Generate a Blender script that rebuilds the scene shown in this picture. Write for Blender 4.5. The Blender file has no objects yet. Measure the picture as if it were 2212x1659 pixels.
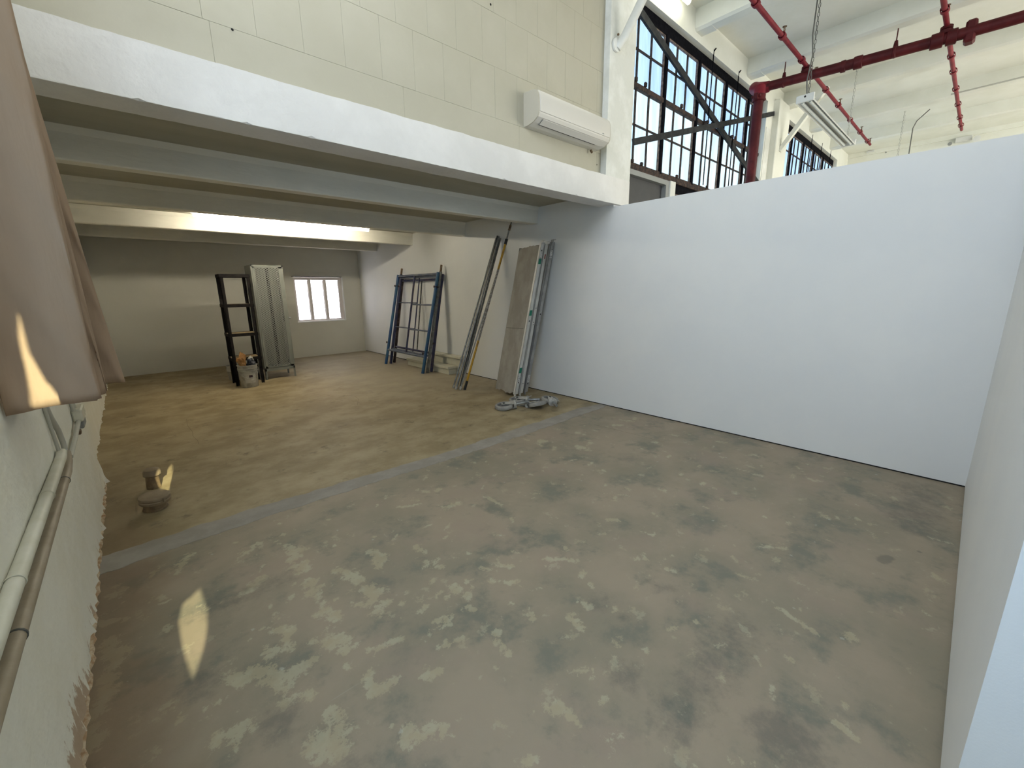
import bpy, math, random
import numpy as np
from mathutils import Vector, Matrix
random.seed(4)
S = bpy.context.scene
COL = S.collection

# ---------------- camera ----------------
cd = bpy.data.cameras.new('camera')
cam = bpy.data.objects.new('camera', cd); COL.objects.link(cam)
Rwc = Matrix(((0.7383599366768969, -0.674295369007992, -0.012262106053388308),
              (0.1569308716703053, 0.15410105076876648, 0.9755129766788138),
              (-0.6558942791542604, -0.7222040026795321, 0.21959980210914407)))
cam.matrix_world = Matrix.Translation((0, 0, 1.5)) @ Rwc.transposed().to_4x4()
cd.sensor_fit = 'HORIZONTAL'; cd.sensor_width = 36.0; cd.lens = 36.0 * 903.6 / 2212
cd.clip_start = 0.02; cd.clip_end = 100
S.camera = cam

# ---------------- light and exposure ----------------
S.view_settings.view_transform = 'Standard'; S.view_settings.look = 'None'
S.view_settings.gamma = 1.0; S.view_settings.use_curve_mapping = False
S.view_settings.exposure = 0.27
S.cycles.max_bounces = 5; S.cycles.diffuse_bounces = 4; S.cycles.glossy_bounces = 2; S.cycles.transmission_bounces = 2
S.cycles.use_adaptive_sampling = True; S.cycles.adaptive_threshold = 0.09; S.cycles.adaptive_min_samples = 20
S.cycles.caustics_reflective = False; S.cycles.caustics_refractive = False
S.cycles.sample_clamp_indirect = 6.0
W = bpy.data.worlds.new('sky'); S.world = W; W.use_nodes = True
W.node_tree.nodes['Background'].inputs[0].default_value = (0.55, 0.75, 1.0, 1)
W.node_tree.nodes['Background'].inputs[1].default_value = 1.0

def area(name, loc, direction, sx, sy, power, color):
    l = bpy.data.lights.new(name, 'AREA'); l.shape = 'RECTANGLE'
    l.size = sx; l.size_y = sy; l.energy = power; l.color = color
    o = bpy.data.objects.new(name, l); COL.objects.link(o); o.location = loc
    o.rotation_euler = Vector(direction).to_track_quat('-Z', 'Y').to_euler()
    return o
# sun from behind the camera, through the left window
sl = bpy.data.lights.new('sun', 'SUN'); sl.energy = 8.0; sl.angle = 0.0035; sl.color = (1.0, 0.95, 0.60)
so = bpy.data.objects.new('sun', sl); COL.objects.link(so); so.location = (-3, -6, 6)
SUN = Vector((0.29, 2.25, -0.96))
so.rotation_euler = SUN.to_track_quat('-Z', 'Y').to_euler()
# daylight entering the curtained window in the left wall, beside and behind the camera
area('window_daylight', (-0.49, 0.22, 1.92), (1, 0, 0), 3.3, 1.45, 36, (0.54, 0.76, 1.0))
# area light added before the solid upper left wall, for a guessed high window
area('high_fill_light', (-0.33, 1.1, 4.0), (1, 0, -0.12), 3.6, 1.6, 150, (0.82, 0.89, 1.0))
# area lights added before the solid rear wall to brighten room and hall
area('rear_fill_light', (2.2, -5.9, 3.75), (0, 1, -0.05), 4.6, 1.9, 25, (1.0, 0.96, 0.86))
area('hall_fill_light', (10.5, -5.9, 2.6), (0, 1, 0.0), 9.0, 3.2, 590, (0.98, 0.965, 0.88))
# daylight of the small far window
area('far_window_daylight', (3.47, 10.95, 1.35), (0, -1, -0.15), 1.5, 1.35, 120, (0.90, 0.94, 1.0))

# ---------------- material helpers ----------------
def mat(name, color, rough=0.6, metal=0.0, emit=None, estr=0.0, var=0.0, vscale=6.0, color2=None,
        bump=0.0, bscale=40.0, stretch=None, spec=0.5, alpha=None, lo=0.42, hi=0.62):
    m = bpy.data.materials.new(name); m.use_nodes = True
    nt = m.node_tree; b = nt.nodes['Principled BSDF']
    c = (*color, 1)
    b.inputs['Base Color'].default_value = c
    b.inputs['Roughness'].default_value = rough; b.inputs['Metallic'].default_value = metal
    b.inputs['Specular IOR Level'].default_value = spec
    tc = nt.nodes.new('ShaderNodeTexCoord'); src = tc.outputs['Object']
    if stretch:
        mp = nt.nodes.new('ShaderNodeMapping'); mp.inputs['Scale'].default_value = stretch
        nt.links.new(src, mp.inputs[0]); src = mp.outputs[0]
    if color2 is not None:
        n = nt.nodes.new('ShaderNodeTexNoise'); n.inputs['Scale'].default_value = vscale
        n.inputs['Detail'].default_value = 4; n.inputs['Roughness'].default_value = 0.62
        nt.links.new(src, n.inputs['Vector'])
        r = nt.nodes.new('ShaderNodeValToRGB')
        r.color_ramp.elements[0].position = lo; r.color_ramp.elements[0].color = c
        r.color_ramp.elements[1].position = hi; r.color_ramp.elements[1].color = (*color2, 1)
        nt.links.new(n.outputs[0], r.inputs[0]); nt.links.new(r.outputs[0], b.inputs['Base Color'])
    if bump:
        n2 = nt.nodes.new('ShaderNodeTexNoise'); n2.inputs['Scale'].default_value = bscale
        n2.inputs['Detail'].default_value = 3
        nt.links.new(src, n2.inputs['Vector'])
        bp = nt.nodes.new('ShaderNodeBump'); bp.inputs['Strength'].default_value = bump
        bp.inputs['Distance'].default_value = 0.01
        nt.links.new(n2.outputs[0], bp.inputs['Height']); nt.links.new(bp.outputs[0], b.inputs['Normal'])
    if emit is not None:
        b.inputs['Emission Color'].default_value = (*emit, 1); b.inputs['Emission Strength'].default_value = estr
    return m

M = {}
M['drywall'] = mat('white_drywall_paint', (0.76, 0.775, 0.78), 0.55, color2=(0.79, 0.80, 0.795), vscale=1.2, bump=0.04, bscale=160)
M['rough_white'] = mat('rough_white_paint', (0.70, 0.71, 0.67), 0.7, color2=(0.80, 0.81, 0.78), vscale=3.5, bump=0.55, bscale=22)
M['beam_white'] = mat('beam_white_paint', (0.71, 0.70, 0.68), 0.6, color2=(0.77, 0.76, 0.74), vscale=2.5, bump=0.45, bscale=26)
M['cream'] = mat('cream_wall_paint', (0.44, 0.415, 0.325), 0.7, color2=(0.47, 0.445, 0.355), vscale=1.4, bump=0.2, bscale=18)
M['ceiling'] = mat('ceiling_white_paint', (0.79, 0.795, 0.72), 0.7, color2=(0.83, 0.835, 0.77), vscale=1.8, bump=0.15, bscale=20)
M['joist'] = mat('joist_grey_white_paint', (0.73, 0.715, 0.64), 0.7, color2=(0.79, 0.775, 0.70), vscale=2.0, bump=0.3, bscale=20, stretch=(0.5, 2, 2))
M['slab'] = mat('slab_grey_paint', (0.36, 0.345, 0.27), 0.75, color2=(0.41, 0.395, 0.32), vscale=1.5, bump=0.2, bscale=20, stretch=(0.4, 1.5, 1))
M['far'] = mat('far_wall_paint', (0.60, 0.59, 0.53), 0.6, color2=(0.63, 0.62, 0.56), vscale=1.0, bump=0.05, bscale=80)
M['leftwall'] = mat('left_wall_paint', (0.86, 0.84, 0.73), 0.75, color2=(0.89, 0.875, 0.78), vscale=4.0, bump=0.6, bscale=14)
def stain_foot(m):
    nt = m.node_tree; b = nt.nodes['Principled BSDF']; old = b.inputs['Base Color'].links[0].from_socket
    tc = nt.nodes.new('ShaderNodeTexCoord'); sp = nt.nodes.new('ShaderNodeSeparateXYZ'); nt.links.new(tc.outputs['Object'], sp.inputs[0])
    mp = nt.nodes.new('ShaderNodeMapping'); mp.inputs['Scale'].default_value = (1, 16, 6); nt.links.new(tc.outputs['Object'], mp.inputs[0])
    n = nt.nodes.new('ShaderNodeTexNoise'); n.inputs['Scale'].default_value = 1; n.inputs['Detail'].default_value = 8; n.inputs['Roughness'].default_value = .7
    nt.links.new(mp.outputs[0], n.inputs['Vector'])
    def mr(sock, a, b_, c, d):
        r = nt.nodes.new('ShaderNodeMapRange'); r.interpolation_type = 'SMOOTHSTEP'
        for k, v in zip(('From Min','From Max','To Min','To Max'), (a,b_,c,d)): r.inputs[k].default_value = v
        nt.links.new(sock, r.inputs['Value']); return r.outputs[0]
    def mt(op, a, b_):
        q = nt.nodes.new('ShaderNodeMath'); q.operation = op
        for k, v in enumerate((a, b_)):
            if isinstance(v, float): q.inputs[k].default_value = v
            else: nt.links.new(v, q.inputs[k])
        return q.outputs[0]
    hgt = mr(sp.outputs['Z'], .0, .30, .17, -.10)
    yy = mr(sp.outputs['Y'], 1.7, 2.9, .03, -.16)
    f = mr(mt('ADD', mt('ADD', n.outputs[0], hgt), yy), .60, .66, 0, .75)
    mx = nt.nodes.new('ShaderNodeMix'); mx.data_type = 'RGBA'; nt.links.new(f, mx.inputs[0]); nt.links.new(old, mx.inputs[6])
    mx.inputs[7].default_value = (0.40, 0.25, 0.13, 1); nt.links.new(mx.outputs[2], b.inputs['Base Color'])
stain_foot(M['leftwall'])
M['black_steel'] = mat('black_painted_steel', (0.004, 0.004, 0.006), 0.9, color2=(0.008, 0.008, 0.011), vscale=20, spec=.06)
M['rusty_dark'] = mat('rusty_dark_steel', (0.025, 0.020, 0.020), 0.75, color2=(0.075, 0.045, 0.035), vscale=30, spec=.25)
M['sash'] = mat('tan_flaking_sash_paint', (0.20, 0.14, 0.11), 0.8, color2=(0.07, 0.05, 0.045), vscale=25)
M['brace'] = mat('grey_brace_steel', (0.020, 0.022, 0.025), 0.75, color2=(0.040, 0.042, 0.044), vscale=12, spec=.2)
M['red'] = mat('red_pipe_paint', (0.16, 0.010, 0.020), 0.55, color2=(0.22, 0.018, 0.030), vscale=6, spec=.25)
M['red_dark'] = mat('dark_red_pipe_paint', (0.060, 0.004, 0.007), 0.55, color2=(0.095, 0.009, 0.012), vscale=6, spec=.25)
M['grey_locker'] = mat('grey_locker_paint', (0.185, 0.195, 0.175), 0.5, color2=(0.21, 0.22, 0.20), vscale=3)
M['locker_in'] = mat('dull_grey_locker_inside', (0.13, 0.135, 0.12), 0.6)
M['mesh_metal'] = mat('locker_mesh_paint', (0.36, 0.37, 0.34), 0.5)
M['black_shelf'] = mat('black_shelf_plastic', (0.008, 0.007, 0.008), 0.7, color2=(0.016, 0.013, 0.012), vscale=14, spec=.15)
M['particle'] = mat('particle_board', (0.33, 0.24, 0.13), 0.8, color2=(0.42, 0.32, 0.18), vscale=60, lo=.35, hi=.65)
M['bucket_grey'] = mat('grey_bucket_plastic', (0.30, 0.295, 0.265), 0.5, color2=(0.42, 0.415, 0.385), vscale=9, lo=.45, hi=.55)
M['bucket_white'] = mat('white_bucket_plastic', (0.50, 0.49, 0.45), 0.5, color2=(0.44, 0.43, 0.395), vscale=9)
M['label_white'] = mat('white_label', (0.62, 0.62, 0.60), 0.6, color2=(0.30, 0.30, 0.30), vscale=55, lo=.52, hi=.58)
M['mark_dark'] = mat('dark_print', (0.07, 0.04, 0.05), 0.6)
M['paper_brown'] = mat('orange_brown_paper', (0.34, 0.17, 0.06), 0.85, color2=(0.45, 0.25, 0.10), vscale=12)
M['rag_dark'] = mat('dark_blue_rag', (0.02, 0.025, 0.04), 0.9, color2=(0.12, 0.12, 0.14), vscale=18, lo=.5, hi=.6)
M['rag_white'] = mat('white_rag', (0.55, 0.56, 0.54), 0.9)
M['blue'] = mat('blue_scaffold_paint', (0.012, 0.055, 0.17), 0.4, color2=(0.02, 0.10, 0.19), vscale=5)
M['blue_dark'] = mat('dark_blue_scaffold_paint', (0.012, 0.018, 0.07), 0.45, color2=(0.05, 0.04, 0.07), vscale=8)
M['blue_grey'] = mat('worn_blue_grey_paint', (0.07, 0.09, 0.14), 0.5, color2=(0.13, 0.14, 0.16), vscale=9)
M['grey_tube'] = mat('weathered_grey_tube', (0.20, 0.21, 0.20), 0.5, metal=.3, color2=(0.12, 0.12, 0.11), vscale=14)
M['rust_tip'] = mat('rusty_brown_steel', (0.12, 0.075, 0.04), 0.8, color2=(0.22, 0.15, 0.09), vscale=25)
M['rusty_leg'] = mat('dark_rusty_tube', (0.05, 0.03, 0.03), 0.6, color2=(0.11, 0.07, 0.06), vscale=10)
M['splash'] = mat('white_paint_splash', (0.50, 0.50, 0.46), 0.7, color2=(0.25, 0.22, 0.18), vscale=30)
M['galv'] = mat('galvanised_tube', (0.34, 0.35, 0.35), 0.4, metal=.6, color2=(0.22, 0.22, 0.21), vscale=25)
M['galv_dark'] = mat('dark_steel_tube', (0.10, 0.105, 0.10), 0.5, metal=.4, color2=(0.17, 0.17, 0.16), vscale=25)
M['yellow'] = mat('yellow_pole_paint', (0.55, 0.31, 0.02), 0.5, color2=(0.30, 0.17, 0.04), vscale=18, stretch=(1, 1, .4), lo=.48, hi=.62)
M['pole_worn'] = mat('worn_pole_with_paint_specks', (0.22, 0.20, 0.18), 0.7, color2=(0.45, 0.43, 0.41), vscale=45, lo=.5, hi=.58)
M['black_plastic'] = mat('black_plastic', (0.012, 0.012, 0.014), 0.5)
M['plywood'] = mat('dusty_grey_plywood', (0.30, 0.27, 0.225), 0.85, color2=(0.37, 0.34, 0.29), vscale=7, bump=.15, bscale=60, stretch=(1, 1, .5))
M['alu'] = mat('dusty_aluminium', (0.60, 0.595, 0.56), 0.5, metal=.2, color2=(0.70, 0.695, 0.66), vscale=10, stretch=(1, 1, .5))
M['alu_dark'] = mat('grey_aluminium', (0.33, 0.33, 0.32), 0.5, metal=.35, color2=(0.42, 0.42, 0.41), vscale=10)
M['green_tape'] = mat('green_tape', (0.01, 0.19, 0.11), 0.6)
M['red_label'] = mat('red_brown_label', (0.25, 0.06, 0.03), 0.6)
M['hole'] = mat('dark_hole', (0.008, 0.008, 0.008), 0.9)
M['rubber'] = mat('grey_rubber', (0.28, 0.27, 0.25), 0.8, color2=(0.36, 0.35, 0.32), vscale=12)
M['rubber_dark'] = mat('dark_rubber', (0.12, 0.12, 0.12), 0.8, color2=(0.2, 0.2, 0.19), vscale=12)
M['steel'] = mat('dusty_zinc_steel', (0.52, 0.51, 0.47), 0.55, metal=.2, color2=(0.36, 0.35, 0.32), vscale=22)
M['step'] = mat('cream_step_paint', (0.60, 0.59, 0.49), 0.6, color2=(0.56, 0.54, 0.43), vscale=3)
M['curtain'] = None
M['bronze'] = mat('brown_stub_metal', (0.17, 0.115, 0.065), 0.6, color2=(0.26, 0.19, 0.11), vscale=18)
M['bronze_cap'] = mat('dusty_cap_metal', (0.24, 0.18, 0.115), 0.7, color2=(0.30, 0.235, 0.155), vscale=8)
M['pipe_cream'] = mat('cream_painted_conduit', (0.62, 0.60, 0.48), 0.5, color2=(0.68, 0.66, 0.56), vscale=8)
M['pipe_brown'] = mat('taupe_painted_conduit', (0.33, 0.27, 0.19), 0.5, color2=(0.38, 0.32, 0.24), vscale=8)
M['cable'] = mat('grey_cream_cable', (0.52, 0.51, 0.44), 0.6)
M['ac'] = mat('white_ac_plastic', (0.66, 0.635, 0.585), 0.28, spec=.6)
M['ac_side'] = mat('cream_ac_plastic', (0.50, 0.47, 0.39), 0.45)
M['tube_on'] = mat('lit_lamp', (1, 1, 1), 0.5, emit=(1.0, 0.90, 0.70), estr=76)
M['tube_hall'] = mat('lit_hall_lamp', (1, 1, 1), 0.5, emit=(1.0, 0.98, 0.78), estr=8)
M['fixture'] = mat('lamp_body_white', (0.70, 0.71, 0.70), 0.4)
M['tube_off'] = mat('unlit_glass_tube', (0.62, 0.66, 0.66), 0.2)
M['chain'] = mat('chain_steel', (0.14, 0.14, 0.13), 0.5, metal=.4)
M['chain_white'] = mat('painted_chain', (0.45, 0.45, 0.41), 0.6)
M['panel_grey'] = mat('dark_grey_panel', (0.060, 0.060, 0.064), 0.6, color2=(0.07, 0.07, 0.072), vscale=3, spec=.3)
M['frame_grey'] = mat('grey_metal_frame', (0.26, 0.27, 0.265), 0.5)
M['board'] = mat('mask_board', (0.15, 0.14, 0.12), 0.8)
M['strip'] = mat('grey_cement_patch', (0.285, 0.258, 0.22), 0.8, color2=(0.335, 0.305, 0.265), vscale=6, bump=.12, bscale=60)
M['handle'] = mat('chrome', (0.6, 0.6, 0.58), 0.25, metal=.9)

def glass_mat(name, c1, c2, strength):
    m = bpy.data.materials.new(name); m.use_nodes = True; nt = m.node_tree
    b = nt.nodes['Principled BSDF']; b.inputs['Roughness'].default_value = 0.35
    b.inputs['Base Color'].default_value = (0.08, 0.09, 0.10, 1)
    tc = nt.nodes.new('ShaderNodeTexCoord'); mp = nt.nodes.new('ShaderNodeMapping')
    mp.inputs['Scale'].default_value = (7, 7, 1.1)
    nt.links.new(tc.outputs['Object'], mp.inputs[0])
    n = nt.nodes.new('ShaderNodeTexNoise'); n.inputs['Scale'].default_value = 1.3; n.inputs['Detail'].default_value = 5
    nt.links.new(mp.outputs[0], n.inputs['Vector'])
    r = nt.nodes.new('ShaderNodeValToRGB')
    r.color_ramp.elements[0].position = 0.35; r.color_ramp.elements[0].color = (*c1, 1)
    r.color_ramp.elements[1].position = 0.68; r.color_ramp.elements[1].color = (*c2, 1)
    nt.links.new(n.outputs[0], r.inputs[0]); nt.links.new(r.outputs[0], b.inputs['Emission Color'])
    b.inputs['Emission Strength'].default_value = strength
    return m
M['pane_top'] = glass_mat('frosted_daylit_glass_upper', (0.36, 0.60, 1.0), (0.56, 0.82, 1.0), 1.0)
M['pane_low'] = glass_mat('frosted_daylit_glass_lower', (0.55, 0.82, 1.0), (0.78, 0.97, 1.0), 1.05)
M['pane_far'] = glass_mat('overexposed_daylit_glass', (0.95, 0.9, 1.0), (1, 1, 1), 3.0)

for k_ in ('pane_top', 'pane_low', 'pane_far'): M[k_].cycles.emission_sampling = 'NONE'

def curtain_mat():
    m = bpy.data.materials.new('beige_curtain_cloth'); m.use_nodes = True; nt = m.node_tree
    out = nt.nodes['Material Output']; b = nt.nodes['Principled BSDF']
    n = nt.nodes.new('ShaderNodeTexNoise'); n.inputs['Scale'].default_value = 3; n.inputs['Detail'].default_value = 4
    r = nt.nodes.new('ShaderNodeValToRGB')
    r.color_ramp.elements[0].position = .35; r.color_ramp.elements[0].color = (0.50, 0.365, 0.255, 1)
    r.color_ramp.elements[1].position = .7; r.color_ramp.elements[1].color = (0.54, 0.405, 0.29, 1)
    nt.links.new(n.outputs[0], r.inputs[0]); nt.links.new(r.outputs[0], b.inputs['Base Color'])
    b.inputs['Roughness'].default_value = 0.75
    w = nt.nodes.new('ShaderNodeTexNoise'); w.inputs['Scale'].default_value = 9; w.inputs['Detail'].default_value = 3
    bp = nt.nodes.new('ShaderNodeBump'); bp.inputs['Strength'].default_value = .25; bp.inputs['Distance'].default_value = .02
    nt.links.new(w.outputs[0], bp.inputs['Height']); nt.links.new(bp.outputs[0], b.inputs['Normal'])
    t = nt.nodes.new('ShaderNodeBsdfTranslucent'); t.inputs[0].default_value = (0.50, 0.30, 0.14, 1)
    mx = nt.nodes.new('ShaderNodeMixShader'); mx.inputs[0].default_value = 0.32
    nt.links.new(b.outputs[0], mx.inputs[1]); nt.links.new(t.outputs[0], mx.inputs[2]); nt.links.new(mx.outputs[0], out.inputs[0])
    return m
M['curtain'] = curtain_mat()

# ---------------- geometry helpers ----------------
class MB:
    def __init__(s): s.v = []; s.f = []
    def add(s, vs, fs):
        k = len(s.v); s.v += [tuple(v) for v in vs]; s.f += [tuple(i + k for i in f) for f in fs]; return s
    def box(s, lo, hi):
        x0, y0, z0 = lo; x1, y1, z1 = hi
        return s.add([(x0,y0,z0),(x1,y0,z0),(x1,y1,z0),(x0,y1,z0),(x0,y0,z1),(x1,y0,z1),(x1,y1,z1),(x0,y1,z1)],
                     [(0,3,2,1),(4,5,6,7),(0,1,5,4),(1,2,6,5),(2,3,7,6),(3,0,4,7)])
    def cbox(s, lo, hi, c=0.004):
        # box with chamfered long edges (in all three directions)
        x0,y0,z0 = lo; x1,y1,z1 = hi
        c = min(c, (x1-x0)/3, (y1-y0)/3, (z1-z0)/3)
        vs = []; 
        for sx in (0,1):
            for sy in (0,1):
                for sz in (0,1):
                    X=(x0,x1)[sx]; Y=(y0,y1)[sy]; Z=(z0,z1)[sz]
                    ix = c if sx==0 else -c; iy = c if sy==0 else -c; iz = c if sz==0 else -c
                    vs += [(X, Y+iy, Z+iz), (X+ix, Y, Z+iz), (X+ix, Y+iy, Z)]
        def I(sx,sy,sz,a): return (sx*4+sy*2+sz)*3+a
        fs = []
        for k in (0,1):
            fs.append((I(k,0,0,0),I(k,1,0,0),I(k,1,1,0),I(k,0,1,0)))
            fs.append((I(0,k,0,1),I(1,k,0,1),I(1,k,1,1),I(0,k,1,1)))
            fs.append((I(0,0,k,2),I(1,0,k,2),I(1,1,k,2),I(0,1,k,2)))
        for a in (0,1):
            for b in (0,1):
                fs.append((I(a,b,0,0),I(a,b,1,0),I(a,b,1,1),I(a,b,0,1)))
                fs.append((I(a,0,b,0),I(a,1,b,0),I(a,1,b,2),I(a,0,b,2)))
                fs.append((I(0,a,b,1),I(1,a,b,1),I(1,a,b,2),I(0,a,b,2)))
        for sx in (0,1):
            for sy in (0,1):
                for sz in (0,1): fs.append((I(sx,sy,sz,0),I(sx,sy,sz,1),I(sx,sy,sz,2)))
        return s.add(vs, fs)
    def bar(s, a, b, w, h, up=(0,0,1)):
        # rectangular bar from a to b; w across, h along 'up'
        a = Vector(a); b = Vector(b); d = (b-a).normalized(); u = Vector(up)
        x = d.cross(u)
        if x.length < 1e-4: x = d.cross(Vector((1,0,0)))
        x.normalize(); u = x.cross(d).normalized()
        vs = []
        for p in (a, b):
            for i, j in ((-1,-1),(1,-1),(1,1),(-1,1)): vs.append(p + x*(w/2*i) + u*(h/2*j))
        return s.add(vs, [(0,3,2,1),(4,5,6,7),(0,1,5,4),(1,2,6,5),(2,3,7,6),(3,0,4,7)])
    def tube(s, pts, r, n=12, cap=True):
        pts = [Vector(p) for p in pts]
        rs = r if isinstance(r, (list, tuple)) else [r]*len(pts)
        k = len(s.v); prev = None
        for i, p in enumerate(pts):
            t = (pts[min(i+1,len(pts)-1)] - pts[max(i-1,0)]).normalized()
            if prev is None:
                q = Vector((0,0,1)) if abs(t.z) < .9 else Vector((1,0,0))
                x = t.cross(q).normalized()
            else:
                x = (prev - t*prev.dot(t)).normalized()
            prev = x; y = t.cross(x)
            for j in range(n):
                a = 2*math.pi*j/n; s.v.append(tuple(p + (x*math.cos(a) + y*math.sin(a))*rs[i]))
        for i in range(len(pts)-1):
            for j in range(n):
                j2 = (j+1) % n
                s.f.append((k+i*n+j, k+i*n+j2, k+(i+1)*n+j2, k+(i+1)*n+j))
        if cap:
            s.f.append(tuple(k+j for j in range(n))[::-1]); s.f.append(tuple(k+(len(pts)-1)*n+j for j in range(n)))
        return s
    def lathe(s, prof, c=(0,0,0), axis=(0,0,1), n=28):
        ax = Vector(axis).normalized(); q = Vector((1,0,0)) if abs(ax.x) < .9 else Vector((0,1,0))
        x = ax.cross(q).normalized(); y = ax.cross(x); c = Vector(c); k = len(s.v)
        for r, h in prof:
            for j in range(n):
                a = 2*math.pi*j/n; s.v.append(tuple(c + ax*h + (x*math.cos(a)+y*math.sin(a))*max(r,1e-4)))
        for i in range(len(prof)-1):
            for j in range(n):
                j2=(j+1)%n; s.f.append((k+i*n+j,k+i*n+j2,k+(i+1)*n+j2,k+(i+1)*n+j))
        return s
    def prism(s, poly, axis, a, b):
        # poly: 2D points in the two remaining axes (cyclic order), extruded along axis
        n = len(poly); vs = []
        for t in (a, b):
            for p, q in poly:
                vs.append({'x': (t,p,q), 'y': (p,t,q), 'z': (p,q,t)}[axis])
        fs = [tuple(range(n))[::-1], tuple(range(n, 2*n))] + [(i,(i+1)%n,n+(i+1)%n,n+i) for i in range(n)]
        return s.add(vs, fs)

def obj(name, mb, m, parent=None, smooth=False, label=None, kind=None):
    me = bpy.data.meshes.new(name)
    off = parent_off(parent)
    vs = [(v[0]-off[0], v[1]-off[1], v[2]-off[2]) for v in mb.v] if off != (0,0,0) else mb.v
    me.from_pydata(vs, [], mb.f); me.materials.append(m)
    import bmesh
    bm = bmesh.new(); bm.from_mesh(me); bmesh.ops.recalc_face_normals(bm, faces=bm.faces); bm.to_mesh(me); bm.free()
    if smooth:
        for p in me.polygons: p.use_smooth = len(p.vertices) == 4
        me.set_sharp_from_angle(angle=math.radians(40))
    o = bpy.data.objects.new(name, me); COL.objects.link(o)
    if parent is not None: o.parent = parent
    if label: o['label'] = label
    if kind: o['kind'] = kind
    return o
OFF = {}
def parent_off(p):
    if p is None: return (0,0,0)
    if p in OFF: return OFF[p]
    return parent_off(p.parent)
def thing(name, label, cat, loc=(0,0,0), group=None):
    o = bpy.data.objects.new(name, None); COL.objects.link(o); o.location = loc; o.empty_display_size = .1
    OFF[o] = tuple(loc); o['label'] = label; o['category'] = cat
    if group: o['group'] = group
    return o
def struct(name, mb, m, parent=None, smooth=False):
    o = obj(name, mb, m, parent, smooth)
    if parent is None: o['kind'] = 'structure'
    return o
def tag(o, label, cat, group=None):
    o['label'] = label; o['category'] = cat
    if group: o['group'] = group
    return o

# rough box: front face subdivided and ragged edges, for the old painted masonry
def ragged_beam(x0, x1, y0, y1, z0, z1, amp=0.006, step=0.03, seed=1, n_extra=2):
    rnd = random.Random(seed); mb = MB(); n = int((x1-x0)/step)
    prof = []
    w = [0,0,0,0]
    for i in range(n+1):
        x = x0 + (x1-x0)*i/n
        for k in range(4): w[k] = w[k]*.8 + rnd.uniform(-1,1)*amp*.6
        chip = amp*2.2 if rnd.random() < .07 else 0
        prof.append([(x, y0, z1+w[0]*.8), (x, y0+abs(w[1])*.2, z0+abs(w[1])+chip), (x, y0+abs(w[2])+chip, z0), (x, y1+w[3]*1.6, z0), (x, y1+w[3]*1.6, z1+w[0]*.8)])
    k = 5
    for p in prof: mb.v += p
    for i in range(n):
        for j in range(k):
            j2 = (j+1) % k
            mb.f.append((i*k+j, i*k+j2, (i+1)*k+j2, (i+1)*k+j))
    mb.f.append(tuple(range(k))); mb.f.append(tuple(n*k+j for j in range(k))[::-1])
    return mb

XP = 4.48; YB = 3.06; YF = 10.58; ZS = 2.62; ZC = 5.03

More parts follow.
